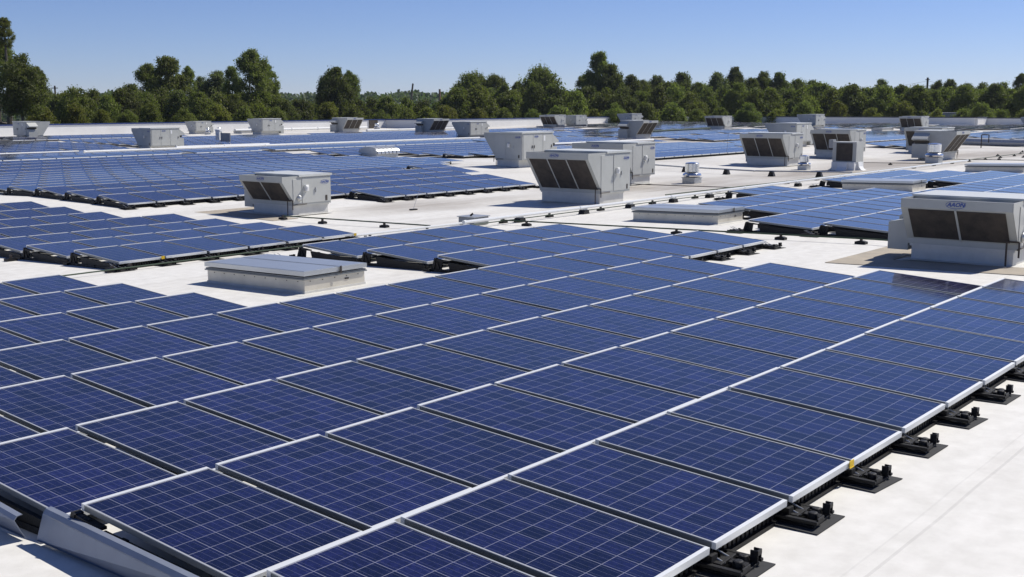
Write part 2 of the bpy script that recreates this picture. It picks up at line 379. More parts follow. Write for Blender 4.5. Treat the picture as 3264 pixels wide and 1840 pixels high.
# blocks: name, x of column 0, list of (world y of high edge, [(first, last)...])
cosT = math.cos(TH)
BL = []
BL.append(('foreground', 0.0, [(1.9*r*cosT, rg) for r, rg in enumerate([[(0, 12)], [(0, 12)], [(0, 12)], [(0, 12)], [(0, 16)], [(0, 5), (11, 16)], [(0, 5), (11, 16)], [(0, 5), (11, 15)]])]))
BL.append(('left middle', 8.63, [(16.74+1.895*k, [(0, 5)] if k < 4 else [(0, 4)]) for k in range(7)]))
BL.append(('right middle', 21.05, [(6.0, [(0, 18)]), (7.9, [(0, 23)]), (9.80, [(3, 11), (17, 23)]), (11.7, [(4, 11), (16, 23)]), (13.58, [(9, 11), (16, 23)])]))
r3 = {-2: [(7, 14)], -1: [(6, 15)], 0: [(0, 15)], 1: [(0, 17)], 2: [(0, 15), (17, 18)], 3: [(0, 19)], 4: [(0, 21)], 5: [(0, 24)], 6: [(0, 25)], 7: [(0, 25)],
      8: [(0, 25), (31, 46)], 9: [(0, 25), (31, 46)], 10: [(0, 24), (31, 46)], 11: [(0, 24), (27, 46)], 12: [(0, 24), (27, 46)], 13: [(0, 24), (28, 46)]}
BL.append(('far left', 16.40, [(28.49+1.89*k, r3[k]) for k in sorted(r3)]))
FARB = []
rows5 = []
for k in range(16):
    y = 58.9+1.88*k
    if y < 68: rg = [(4, 21), (23, 27), (29, 58)]
    elif y < 74.5: rg = [(8, 21), (23, 26), (32, 57 if y < 71 else 66)]
    elif y < 80: rg = [(12, 27), (30, 70)]
    else: rg = [(12, 27), (30, 50), (56, 72)] if y > 84 else [(12, 27), (30, 72)]
    rows5.append((y, rg))
FARB.append((16.40, rows5))
FARB.append((50.7, [(31.2, [(0, 16)]), (33.1, [(0, 17)]), (35.0, [(0, 22)]), (36.9, [(0, 22)]), (38.8, [(0, 23)]), (40.7, [(0, 23)]), (42.6, [(0, 24)])]))
def patch(x0, ys, segs): FARB.append((x0, [(y, segs) for y in ys]))
patch(66.5, [48.3+1.89*k for k in range(9)], [(2, 13)])
patch(86.0, [47.0+1.89*k for k in range(3)], [(1, 12), (15, 30)])
patch(86.0, [54.6+1.89*k for k in range(6)], [(2, 9), (12, 28)])
patch(88.0, [68.5+1.89*k for k in range(5)], [(0, 14), (17, 32)])
patch(92.0, [80.5+1.89*k for k in range(3)], [(0, 20)])
patch(124.0, [70.0+1.89*k for k in range(9)], [(0, 12), (15, 29)])
patch(124.0, [50.0+1.89*k for k in range(7)], [(1, 4), (9, 28)])
patch(79.0, [26.5+1.89*k for k in range(2)], [(0, 7), (12, 19)])
patch(79.0, [32.5+1.89*k for k in range(5)], [(0, 24)])
patch(103.0, [24.5+1.89*k for k in range(4)], [(0, 22)])
patch(108.0, [34.0+1.89*k for k in range(7)], [(2, 10), (21, 40)])
patch(40.5, [93.4, 95.2, 97.0], [(6, 22)])
patch(110.0, [86.5, 88.4], [(8, 38)])

def pose(x, y):
    zh = roof(y, x)+0.31; yl = y-PL*0.9963; zl = roof(yl, x)+0.17
    return (x, y, zh), math.atan2(zh-zl, y-yl)
cand = []
for name, x0, rows in BL:
    for ri, (y, segs) in enumerate(rows):
        cols = [c for a, b_ in segs for c in range(a, b_+1)]
        for c in cols:
            loc, tilt = pose(x0+c*PP, y)
            cor = []
            for dx, dy in ((0, 0), (PW, 0), (PW, -PL), (0, -PL)):
                p = (loc[0]+dx, loc[1]+dy*math.cos(tilt), loc[2]+dy*math.sin(tilt)); q = proj(p); cor.append(q)
            area = 0
            if all(cor):
                cl = [(min(max(q[0], 0), 3264), min(max(q[1], 0), 1840)) for q in cor]
                area = abs(sum(cl[i][0]*cl[(i+1) % 4][1]-cl[(i+1) % 4][0]*cl[i][1] for i in range(4)))/2
            cand.append([area, name, ri, c, cols[-1]-c+1, loc, tilt])
vis = sorted([c for c in cand if c[0] > 30], key=lambda c: -c[0])[:300]
visid = {(c[1], c[2], c[3]) for c in vis}
BDESC = {'foreground': 'nearest array', 'left middle': 'left middle array', 'right middle': 'right middle array', 'far left': 'far left array'}
GDESC = {'foreground': 'solar panels of the nearest array', 'left middle': 'solar panels of the left middle array', 'right middle': 'solar panels of the right middle array', 'far left': 'solar panels of the far left array'}
RW = {'foreground': 'row', 'left middle': 'row', 'right middle': 'row', 'far left': 'row'}
for area, name, ri, c, fe, loc, tilt in vis:
    o = thing('solar_panel', (loc[0]+random.uniform(-.005, .005), loc[1]+random.uniform(-.004, .004), loc[2]+random.uniform(-.003, .003)), rot=(tilt+random.uniform(-.003, .003), random.uniform(-.002, .002), random.uniform(-.0015, .0015)),
              label=f'blue solar panel, {ORD[min(fe, 30)]} from right end of {ORD[ri+1]} row, {BDESC[name]}', cat='solar panel', group=GDESC[name])
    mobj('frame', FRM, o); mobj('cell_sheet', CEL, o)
# everything farther: one object
def far_field():
    m = MB(); uvs = []
    def one(x, y):
        (a, b_, z), t = pose(x, y); ct, st = math.cos(t), math.sin(t); fw = .035
        def P(u, v, w=0): return (a+u, b_-v*ct-w*st, z-v*st+w*ct)
        vs = [P(0, 0), P(PW, 0), P(PW, PL), P(0, PL), P(.022, .045), P(PW-.022, .045), P(PW-.022, PL-fw), P(.022, PL-fw),
              P(0, 0, -.05), P(PW, 0, -.05), P(PW, PL, -.05), P(0, PL, -.05)]
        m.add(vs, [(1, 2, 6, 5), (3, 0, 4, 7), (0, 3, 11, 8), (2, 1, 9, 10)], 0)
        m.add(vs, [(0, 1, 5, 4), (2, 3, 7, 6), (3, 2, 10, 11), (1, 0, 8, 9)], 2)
        m.add([vs[4], vs[5], vs[6], vs[7]], [(0, 3, 2, 1)], 1)
        m.add([P(PW+.002, 0, -.04), P(PP-.002, 0, -.04), P(PP-.002, PL, -.04), P(PW+.002, PL, -.04)], [(0, 3, 2, 1)], 3)  # black strip added to darken the gap beside each far panel
    for a, name, ri, c, fe, loc, tilt in cand:
        if (name, ri, c) in visid: continue
        if name in ('foreground', 'left middle') and a < 1: continue
        one(loc[0], loc[1])
    for x0, rows in FARB:
        for y, segs in rows:
            for a, b_ in segs:
                for c in range(a, b_+1):
                    if (name_rand := random.random()) < 0.006: continue
                    one(x0+c*PP, y)
    me = bpy.data.meshes.new('solar_panel_field'); me.from_pydata(m.v, [], m.f)
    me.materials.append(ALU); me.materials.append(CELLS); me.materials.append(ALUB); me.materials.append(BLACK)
    uvl = me.uv_layers.new(name='UVMap')
    for p, mi in zip(me.polygons, m.m):
        p.material_index = mi
        if mi == 1:
            for li, (u, v) in zip(p.loop_indices, ((0, 10), (0, 0), (6, 0), (6, 10))): uvl.data[li].uv = (u*.1545, v*.1583)
    o = mobj('solar_panel_field', me); tag(o, 'blue solar panels covering the far part of the roof in long rows', 'solar panels', kind='stuff')
far_field()

# ------------------------------------------------------------------ mounting: ballast trays, side supports, edge rails
def tray_proto():
    t = thing('ballast_tray', (0, 0, -50), label='x', cat='panel mount')
    m = MB(); m.add([(-.30, -.31, .004), (.27, -.34, .004), (.25, .30, .004), (-.28, .28, .004), (-.30, -.31, .012), (.27, -.34, .012), (.25, .30, .012), (-.28, .28, .012)], [(0, 3, 2, 1), (4, 5, 6, 7), (0, 1, 5, 4), (1, 2, 6, 5), (2, 3, 7, 6), (3, 0, 4, 7)]); m.obj('rubber_mat', RUBBER, t)
    m = MB()
    m.box(-.20, .18, -.24, .24, .013, .035); m.box(-.22, -.17, -.27, .25, .046, .075); m.box(.15, .19, -.27, .25, .046, .07)
    m.box(-.15, .13, -.06, .02, .046, .075); m.box(-.05, .03, -.22, -.07, .046, .07); m.box(-.12, -.06, .05, .22, .046, .085)
    m.box(.05, .11, .05, .22, .046, .08)
    m.lathe([(.052, .046), (.045, .11), (.028, .115)], 10, c=(-.09, -.18)); m.lathe([(.05, .046), (.042, .09), (.028, .095)], 10, c=(.09, -.14))
    m.box(.10, .112, -.26, -.19, .046, .14); m.box(.165, .177, -.26, -.19, .046, .14); m.box(.10, .177, -.262, -.245, .10, .142)
    m.box(-.19, -.05, -.27, -.255, .046, .095)
    m.obj('tray', BLACK, t, bevel=.004)
    for s in (-.075, .045):
        MB().tube((s, -.06, .06), (s-.03, .20, .155), .0075, 6).obj('tie_rod', GALV, t)
    reg(t); return t
TRAY = tray_proto(); TRAY_USED = [False]
def put_tray(x, y, label, group):
    if not TRAY_USED[0]: o = TRAY; TRAY_USED[0] = True
    else: o = copy_tree(TRAY)
    o.location = (x, y, roof(y, x)+.004); o.rotation_euler = (0, 0, random.uniform(-.07, .07)); o.scale = (.78, .76, .85); tag(o, label, 'panel mount', group); return o
def side_mesh():
    m = MB()
    m.box(-.03, .03, -1.72, .14, .0, .05)                      # base rail
    m.prism([(.13, .0), (.05, .0), (-.02, .25), (.02, .262)], -.035, .035, 'x')   # riser leaning over the high edge
    m.prism([(-.02, .245), (-.30, .215), (-.30, .195), (-.04, .205), (-.10, .05), (-.06, .05)], -.028, .028, 'x')
    m.prism([(-.55, .05), (-.45, .05), (-.50, .185), (-.56, .18)], -.02, .02, 'x')
    m.prism([(-.30, .19), (-1.62, .10), (-1.62, .05), (-.34, .05)], -.018, .018, 'x')  # solid dark plate added to keep light out below the panel edge
    m.prism([(.05, .05), (-.09, .05), (-.05, .2), (-.02, .25)], -.018, .018, 'x')
    m.prism([(.13, .0), (.05, .25), (-.16, .235), (-.12, .0)], -.012, .012, 'x')
    m.box(-.09, .03, .10, .26, .0, .05); m.box(-.05, -.02, .17, .22, .05, .10)
    return m.mesh('side_support', BLACK)
SIDE = side_mesh()
def put_side(x, y, label, group):
    o = mobj('side_support', SIDE); o.location = (x, y, roof(y, x)+.003)
    yl = y-1.64; o.rotation_euler = (math.atan2(roof(y, x)-roof(yl, x), 1.64), 0, 0); tag(o, label, 'panel mount', group)
def edge_rail(x0, x1, y, label):
    m = MB(); n = max(1, int((x1-x0)/.06))
    yl = y-1.60; z = roof(yl, x0)
    m.box(x0, x1, yl+.05, yl+.11, z+.0, z+.10); m.box(x0, x1, yl+.0, yl+.05, z+.0, z+.03)
    for i in range(n): m.box(x0+.01+i*.06, x0+.045+i*.06, yl+.025, yl+.05, z+.03, z+.085)
    o = m.obj('edge_rail', BLACK); tag(o, label, 'panel mount')
names = {b[0]: b for b in BL}
# black rails added under the near arrays' joints to darken the gaps
def under_rail(block, rows):
    _, x0, rr = names[block]; m = MB()
    return
XR = MB(); XR.prism([(-1.66, 0), (.25, 0), (.25, .10), (.03, .235), (-1.66, .10)], -.037, .037, 'x'); XRM = XR.mesh('gap_darkening_rail', BLACK)  # profile raised to fill the panel gap with black
def gap_darkening_rails(block, rows, desc):
    _, x0, rr = names[block]
    for ri in rows:
        y, segs = rr[ri]
        for a, b_ in segs:
            for c in range(a+1, b_+1):
                x = x0+c*PP-.038
                q = proj((x, y-.8, roof(y)))
                if not q or q[0] < -60 or q[0] > 3320 or q[1] > 1950: continue
                o = mobj('gap_darkening_rail', XRM); o.location = (x, y, roof(y-.8)+.02); o.rotation_euler = (math.atan2(roof(y)-roof(y-1.64), 1.64), 0, 0); o.location.z = roof(y)+.01
                tag(o, 'narrow black rail added to darken the gap between two solar panels', 'panel mount', 'rails added to darken the panel gaps')
gap_darkening_rails('foreground', range(8), ''); gap_darkening_rails('left middle', range(7), ''); gap_darkening_rails('right middle', range(5), ''); gap_darkening_rails('far left', range(9), '')
y0 = names['foreground'][2][0][0]
k = 0
for c in range(13, 1, -1):
    k += 1
    if c == 13: continue
    put_tray(c*PP+.06, y0-1.66, f'black ballast tray on a mat, {ORD[k-1]} from far end of the nearest front edge', 'ballast trays along the front edge of the nearest array')
for j, c in enumerate((17, 16, 15, 14)):
    put_tray(c*PP-.04-(.0 if c < 17 else -.12), names['foreground'][2][4][0]-1.66, f'black ballast tray at the right tip of the nearest array, {ORD[j+1]} from the tip', 'ballast trays at the right tip of the nearest array')
edge_rail(0.2, 13*PP, y0, 'long ribbed black rail under the front edge of the nearest array')
edge_rail(13*PP+.05, 17*PP, names['foreground'][2][4][0], 'short ribbed black rail under the right tip of the nearest array')
_, xb, rb = names['left middle']
edge_rail(xb, xb+6*PP, rb[0][0], 'ribbed black rail under the front edge of the left middle array')
for c in range(0, 7):
    put_tray(xb+c*PP-.04, rb[0][0]-1.66, f'small black ballast tray, {ORD[c+1]} from left, front edge of left middle array', 'ballast trays under the left middle array')
for k, (y, segs) in enumerate(rb[:7]): put_side(xb-.02, y, f'black side support at the left end of the {ORD[k+1]} row, left middle array', 'side supports of the left middle array')
# left ends of the foreground rows
for r in (0, 1, 2): put_side(-.03, names['foreground'][2][r][0], f'black side support at the near left end of the {ORD[r+1]} row, nearest array', 'side supports at the near corner')
for r in (5, 6, 7): put_side(11*PP-.03, names['foreground'][2][r][0], f'black side support beside the near hatch, {ORD[r-4]} of three', 'side supports beside the near hatch')
put_tray(11*PP-.35, names['foreground'][2][7][0]+.25, 'black ballast tray at the corner beside the near hatch', 'ballast trays beside the near hatch')
_, xr, rr = names['right middle']
for ri, cs in ((0, [0]), (1, [0]), (2, [3, 17]), (3, [4, 16]), (4, [9, 16])):
    for c in cs:
        put_side(xr+c*PP-.03, rr[ri][0], f'black side support at left end of {ORD[ri+1]} row, {"near" if c < 12 else "far"} part, right middle array', 'side supports of the right middle array')
        put_tray(xr+c*PP-.15, rr[ri][0]+.20, f'black ballast tray at left end of {ORD[ri+1]} row, {"near" if c < 12 else "far"} part, right middle array', 'ballast trays of the right middle array')
_, x3, rr3 = names['far left']
for ri, (y, segs) in enumerate(rr3[:12]):
    for a, b_ in segs:
        if (ri, a) in ((2, 0), (3, 0), (4, 0), (5, 0), (0, 7), (1, 6), (4, 17), (10, 31)):
            put_side(x3+a*PP-.03, y, f'black side support at the left end of row {ORD[ri+1]} of the far left array', 'side supports of the far left array')
for nm, a, b_, ri in (('front', 7, 14, 0), ('second', 6, 6, 1), ('third', 0, 5, 2)):
    edge_rail(x3+a*PP, x3+(b_+1)*PP, rr3[ri][0], f'thin black rail under the {nm} stepped edge of the far left array')
    for c in range(a, b_+2):
        if ri == 1 or (ri == 2 and c == 6): continue
        put_tray(x3+c*PP-.04, rr3[ri][0]-1.70, f'tiny black ballast tray, {ORD[c-a+1]} from left, {nm} stepped edge of far left array', 'ballast trays under the far left array')
edge_rail(x3+31*PP, x3+46*PP, rr3[10][0], 'thin black rail under the array edge right of the louvred roof vent')
edge_rail(x3+17*PP, x3+19*PP, rr3[4][0], 'short black rail under the detached panels of the far left array')
edge_rail(50.7+2, 50.7+17*PP, 31.2, 'thin black rail under the panels behind the tall cooling units')
edge_rail(50.7+18*PP, 50.7+23*PP, 35.0, 'short black rail under the stepped panels behind the tall cooling units')
# yellow warning tags on frames
for x, y, z, lab in ((4*PP-.12, y0-1.655, .19, 'yellow warning tag on the front panel frame near the bottom right'), (xb+.95, rb[0][0]-1.655, .185, 'yellow tag on the left middle array near its lower corner'),
                     (xb+6*PP-.14, rb[0][0]-1.655, .185, 'yellow tag at the right tip of the left middle array'), (13*PP+.06, names['foreground'][2][4][0]-1.655, .185, 'orange yellow tag where the second front edge begins')):
    m = MB(); m.box(0, .075, -.006, 0, -.055, .0); m.box(-.001, .076, -.009, -.0062, -.058, -.052); o = m.obj('warning_tag', YEL); o.location = (x, y, roof(y)+z); tag(o, lab, 'tag')

# sheet deflectors by the near left corner
def deflector(y0_, y1_, xb0, xt0, xb1, xt1, h, label):
    """thin bent sheet between two end profiles (near end 0, far end 1)"""
    def prof(xb, xt):
        p = [(xb-.020, .010), (xb-.002, .0), (xt, h*.86), (xt+.022, h), (xt+.06, h+.004)]
        q = [(a+.006, z-.004) for a, z in p[::-1]]; return p+q
    a = prof(xb0, xt0); b_ = prof(xb1, xt1); n = len(a)
    m = MB().add([(x, y0_, roof(y0_)+.022+z) for x, z in a]+[(x, y1_, roof(y1_)+.022+z) for x, z in b_], [tuple(range(n)), tuple(range(2*n-1, n-1, -1))]+[(k, k+n, (k+1) % n+n, (k+1) % n) for k in range(n)])
    o = m.obj('wind_deflector', DEFL); tag(o, label, 'deflector', 'sheet metal wind deflectors at the near left corner')
deflector(.30, 2.25, -.175, -.235, -.14, -.085, .20, 'curved grey sheet metal deflector lying nearest at the bottom left')
deflector(2.36, 4.2, -.165, -.235, -.10, -.03, .165, 'curved grey sheet metal deflector farther left, cut by the picture edge')
m = MB(); m.box(.0, .05, 0, 1.8, 0, .045); m.box(-.03, .0, 0, 1.8, .0, .012); o = m.obj('steel_channel', WHITEM); o.location = (.0, 2.35, roof(2.3)+.01); tag(o, 'pale steel channel behind the deflectors at the near left corner', 'channel')

# ------------------------------------------------------------------ rooftop cooling units
def text_mesh(txt, size, mat_):
    cu = bpy.data.curves.new('logo_text', 'FONT'); cu.body = txt; cu.size = size; cu.shear = 0.35; cu.align_x = 'CENTER'; cu.align_y = 'CENTER'
    cu.extrude = .0015; cu.offset = size*.028; cu.resolution_u = 3
    o = bpy.data.objects.new('logo_tmp', cu); COL.objects.link(o)
    dg = bpy.context.evaluated_depsgraph_get(); me = bpy.data.meshes.new_from_object(o.evaluated_get(dg)); me.materials.clear(); me.materials.append(mat_)
    bpy.data.objects.remove(o); return me
LOGO = text_mesh('AAON', .150, BLUE)
def ring_mesh(a, b_, w):
    m = MB(); n = 32; vs = []; fs = []
    for i in range(n):
        t = 2*PI*i/n
        for s in (0, w): vs.append(((a-s)*math.cos(t), (b_-s)*math.sin(t), .001))
    for i in range(n): j = (i+1) % n; fs.append((2*i, 2*j, 2*j+1, 2*i+1))
    return m.add(vs, fs).mesh('logo_ring', BLUE)
RING = ring_mesh(.250, .105, .011)
def badge(parent, loc, rot, s=1.0):
    e = mobj('badge', LOGO, parent); e.location = loc; e.rotation_euler = rot; s *= .82; e.scale = (s*1.05, s, s)
    r = mobj('badge_ring', RING, e)
def cooling_unit(big):
    Wd, H, L, cz, lean, nc, ovr = (2.45, 1.70, 1.45, .36, .76, 3, .26) if big else (1.90, 1.18, 1.43, .30, .43, 2, .05)
    kn = .20 if big else .165
    t = thing('rooftop_cooling_unit', (0, 0, -80), label='x', cat='cooling unit')
    w = Wd/2; x0 = -L/2; x1 = L/2+ovr; xt = x0-lean; xw = x0+(.30 if big else .22)
    m = MB(); m.box(x0+.03, L/2-.02, -w+.03, w-.03, -.15, cz-.004); m.box(x0, L/2, -w, w, cz-.045, cz-.002)
    for sx, sy, ex, ey in ((x0-.10, -w-.10, L/2+.08, -w+.02), (x0-.10, w-.02, L/2+.08, w+.10), (x0-.10, -w+.02, x0+.02, w-.02)): m.box(sx, ex, sy, ey, .004, .012)
    m.obj('curb', CURB, t)
    # cabinet: side profile with the condenser well behind the fascia
    wd = H-(.16 if big else .13)
    prof = [(x0, cz+.10), (x0, cz), (x1, cz), (x1, H), (xw, H), (xw, wd), (xt+.045, wd), (xt+.045, H), (xt, H), (xt, H-kn)]
    m = MB(); m.prism(prof, -w-.03, w+.03)
    full = [(x0, cz+.10), (x0, cz), (x1-.002, cz), (x1-.002, H-.003), (xt+.004, H-.003), (xt+.004, H-kn)]
    for s in (-1, 1): m.prism(full, s*(w+.031), s*(w+.048))
    cab = m.obj('cabinet', PAINT, t)
    m = MB(); m.box(xw-.02, x1+.03, -w-.07, w+.07, H+.002, H+.035); m.box(xw-.02, x1+.03, -w-.085, -w-.071, H-.03, H+.03); m.box(x1+.031, x1+.042, -w-.085, w+.085, H-.03, H+.03)
    m.obj('roof_cap', CAPM, t)
    # coils on the slanted front
    bz = cz+.10; kz = H-kn; sl = Vector((xt-x0, 0, kz-bz)); ln = sl.length; d = sl.normalized(); nrm = Vector((-d.z, 0, d.x))
    mg = .075 if big else .085; mw = .035; cw = (2*w-2*mg-(nc-1)*mw)/nc
    for i in range(nc):
        ya = -w+mg+i*(cw+mw); yb = ya+cw
        a = Vector((x0, 0, bz))+d*(.04); b2 = Vector((x0, 0, bz))+d*(ln-.03)
        c_ = MB(); vs = []
        for p in (a, b2):
            for yy in (ya, yb):
                for o_ in (.004, .012): vs.append((p.x+nrm.x*o_, yy, p.z+nrm.z*o_))
        c_.add(vs, [(1, 3, 7, 5), (0, 1, 5, 4), (2, 6, 7, 3), (0, 2, 3, 1), (4, 5, 7, 6)])
        c_.obj('condenser_coil', COIL, t)
    m = MB()
    for i in range(1, nc):
        ya = -w+mg+i*(cw+mw)-mw; a = Vector((x0, ya, bz)); p = [a+nrm*.002, a+nrm*.026, a+d*ln+nrm*.026, a+d*ln+nrm*.002]
        q = [v+Vector((0, mw, 0)) for v in p]; m.add(p+q, [(0, 1, 2, 3), (7, 6, 5, 4), (0, 4, 5, 1), (1, 5, 6, 2), (2, 6, 7, 3), (3, 7, 4, 0)])
    m.obj('mullion', PAINT2, t)
    for i in range(2):
        yc = (-.5+i)*w*.98; xc = (xt+xw)/2+.02; r = min((xw-xt)/2-.09, w*.42)
        f = MB(); f.lathe([(r, wd-.01), (r+.01, wd+.08), (r-.02, wd+.085), (r-.03, wd+.0)], 20, c=(xc, yc))
        fo = f.obj('fan_shroud', FANB, t, smooth=True)
        bl = MB()
        for k in range(4):
            a = k*PI/2+i; bl.add([(xc, yc, wd+.05), (xc+r*.9*math.cos(a), yc+r*.9*math.sin(a), wd+.065), (xc+r*.9*math.cos(a+.8), yc+r*.9*math.sin(a+.8), wd+.04)], [(0, 1, 2)])
        bl.obj('fan_blade', CHROME, fo)
    # access doors on -y side
    spans = [(x0+.33, x1-.02)] if not big else [(-.02, x1-.02), ]
    for a, b2 in spans:
        m = MB(); m.box(a, b2, -w-.062, -w-.049, cz+.06, H-.07); dr = m.obj('access_door', PAINT2, t, bevel=.004)
        h = MB(); h.box(a+(b2-a)*.45, a+(b2-a)*.45+.03, -w-.092, -w-.063, cz+(H-cz)*.42, cz+(H-cz)*.42+.14); h.box(a+(b2-a)*.45-.02, a+(b2-a)*.45+.05, -w-.072, -w-.0625, cz+(H-cz)*.42+.05, cz+(H-cz)*.42+.09); h.obj('handle', GALV, dr)
        v = MB(); v.box(b2-.22, b2-.14, -w-.068, -w-.0625, cz+.09, cz+.25); v.obj('drain_grille', COIL, dr)
    m = MB(); m.box(x0-.02+(.0), x0+.30 if not big else -.06, -w-.058, -w-.049, cz+.07, H-.09); m.obj('side_panel', PAINT2, t, bevel=.003)
    xb_ = (x0+.40) if not big else .10
    m = MB(); m.box(xb_, xb_+.13, -w-.15, -w-.064, H-.72 if big else H-.46, H-.52 if big else H-.28); m.box(xb_+.03, xb_+.09, -w-.175, -w-.151, (H-.66) if big else H-.42, (H-.56) if big else H-.32)
    m.obj('disconnect_switch', WHITEM, t, bevel=.008)
    if not big:
        m = MB(); m.lathe([(.02, 0), (.085, .0), (.095, .03), (.05, .09)], 16); g_ = m.obj('gas_regulator', GALV, t, smooth=True); g_.rotation_euler = (PI/2, 0, 0); g_.location = (x0+.20, -w-.052, cz+.22)
    # +x end: three doors
    n3 = 3 if big else 2; ww = (2*w-.04)/n3
    for i in range(n3):
        ya = -w+.02+i*ww; m = MB(); m.box(x1+.001, x1+.014, ya+.012, ya+ww-.012, cz+.06, H-.07); dr = m.obj('access_door', PAINT2, t, bevel=.004)
        h = MB(); s = ya+ww-.10 if i % 2 == 0 else ya+.07; h.box(x1+.015, x1+.04, s, s+.03, cz+(H-cz)*.42, cz+(H-cz)*.42+.15); h.obj('handle', DARKM, dr)
        if i == n3-1:
            l = MB(); l.box(x1+.015, x1+.018, ya+.06, ya+.20, H-.42, H-.16); l.obj('info_plate', WHITEM, dr)
    # hood and low box on +y side
    hz = H-.10; hd = .52 if big else .42
    m = MB(); a, b2 = (x1-.95, x1-.02) if big else (x1-.80, x1-.05)
    m.prism([(w+.05, hz), (w+.05+hd, hz-.34), (w+.05+hd, hz-.40), (w+.30, hz-.46), (w+.05, hz-.46)], a, b2, 'x')
    m.obj('intake_hood', PAINT2, t)
    m = MB(); m.prism([(w+.06, hz-.462), (w+.29, hz-.462), (w+.29, hz-.60), (w+.06, hz-.62)], a+.05, b2-.05, 'x'); m.obj('intake_opening', COIL, t)
    m = MB(); m.prism([(w+.05, hz-.64), (w+.42, hz-.66), (w+.42, .12), (w+.05, .12)], a, b2, 'x') if big else m.prism([(w+.05, H-.42), (w+.44, H-.50), (w+.44, .16), (w+.05, .16)], x0+.05, x0+.75, 'x')
    m.obj('return_air_box', PAINT, t)
    # gas pipe loop at the coil corner
    m = MB(); px = x0-.10; py = -w-.06
    m.tube((px, py+.18, .02), (px, py+.18, cz+.16), .017, 6); m.tube((px, py+.18, cz+.16), (px+.02, py-.03, cz+.16), .017, 6); m.tube((px+.02, py-.03, cz+.16), (px+.02, py-.03, cz-.12), .017, 6)
    m.tube((px+.03, py, cz+.02), (x0+.5, py, cz+.03), .014, 6)
    m.obj('gas_pipe', DARKM, t)
    # badges: fascia, -y side, +x side
    badge(t, (xt-.004, (.10 if big else .0), H-kn*.5), (PI/2, 0, -PI/2), .9 if big else .82)
    badge(t, (x1-.26, -w-.066, H-.22), (PI/2, 0, 0), .8)
    badge(t, (x1+.020, -.15 if big else -.3, H-.20), (PI/2, 0, PI/2), .8)
    reg(t); return t
BIG = cooling_unit(True); SML = cooling_unit(False); used = set()
ROT = {'W': 0, 'S': PI/2, 'N': -PI/2, 'E': PI}
def put_unit(kind, d, x, y, label, dz=0.0, sc=1.0):
    P = BIG if kind == 'big' else SML
    if kind in used: o = copy_tree(P)
    else: o = P; used.add(kind)
    w = (2.45 if kind == 'big' else 1.90)*sc; l = (1.45 if kind == 'big' else 1.43)*sc
    cx, cy = (x+l/2, y+w/2) if d in 'WE' else (x+w/2, y+l/2)
    o.location = (cx, cy, roof(cy, cx)+dz+.01); o.rotation_euler = (0, 0, ROT[d]); o.scale = (sc, sc, sc)
    tag(o, label, 'cooling unit', 'rooftop cooling units'); return o
put_unit('small', 'W', 17.66, .88, 'large cooling unit at the right edge with two dark coils and blue oval badge')
put_unit('small', 'W', 18.61, 21.64, 'small cooling unit with two dark coils standing alone left of centre')
put_unit('big', 'W', 27.23, 16.46, 'biggest central cooling unit with three dark slanted coils beside the white conduit')
put_unit('big', 'W', 36.01, 20.91, 'cooling unit directly behind the biggest central one, mostly its right side showing')
put_unit('big', 'N', 40.84, 30.71, 'cooling unit left of and behind the central one, grey side and pale door side showing')
put_unit('big', 'N', 46.18, 70.22, 'cooling unit standing amid the far left panels, with pale double doors')
put_unit('big', 'E', 50.9, 96.3, 'leftmost cooling unit, in front of the parapet, with a bright hood', sc=.95)
put_unit('big', 'N', 74.73, 92.58, 'cooling unit by the rear parapet, second trapezoid from the left along it')
put_unit('big', 'S', 85.9, 93.0-1.0, 'cooling unit with brown sunlit coils near the rear parapet, left of the black wall opening')
put_unit('big', 'S', 89.0, 81.6, 'cooling unit with brown coils half hidden by the pale one in front of it')
put_unit('big', 'N', 83.34, 70.93, 'pale cooling unit overlapping the brown-coiled one, above the end of the long white pipe')
put_unit('big', 'W', 119.0, 86.3, 'far cooling unit with dark coils against the rear parapet at the centre top')
put_unit('big', 'N', 122.4, 86.0, 'far cooling unit with bright hood, right beside the dark-coiled one at the centre top', sc=.95)
put_unit('big', 'N', 133.0, 84.0, 'far grey cooling unit with a bright hood peeking above the brown-coiled one', sc=1.0)
put_unit('big', 'S', 84.6, 51.9, 'cooling unit with brown coils facing right, right of centre in the distance')
put_unit('big', 'W', 127.2, 66.0, 'far cooling unit with three dark coils standing alone before the grey parapet')
put_unit('big', 'W', 53.26, 22.2, 'cooling unit with three dark coils left of the small round exhaust fan')
put_unit('big', 'N', 73.92, 31.65, 'plain grey cooling unit back, behind the three-coil unit beside the exhaust fan')
put_unit('big', 'N', 129.3, 55.0, 'far cooling unit with a bright hood below the parapet, right of centre')
put_unit('big', 'W', 63.83, 22.91, 'cooling unit with three dark coils behind the boxy exhaust with a dark opening')
put_unit('big', 'W', 126.3, 40.6, 'far cooling unit with three dark coils near the right parapet')
put_unit('big', 'W', 74.5, 21.0, 'cooling unit with dark coils partly hidden by the brown-coiled unit on the right')
put_unit('big', 'S', 64.9, 17.9, 'cooling unit with big bright hood and brown coils behind the tall shiny fan')
put_unit('big', 'N', 71.6, 102.0-2.2, 'low cooling unit with a dark hood opening at the far left parapet', sc=.78)
put_unit('big', 'N', 114.5, 24.6, 'far cooling unit cut by the right picture edge', sc=1.1)

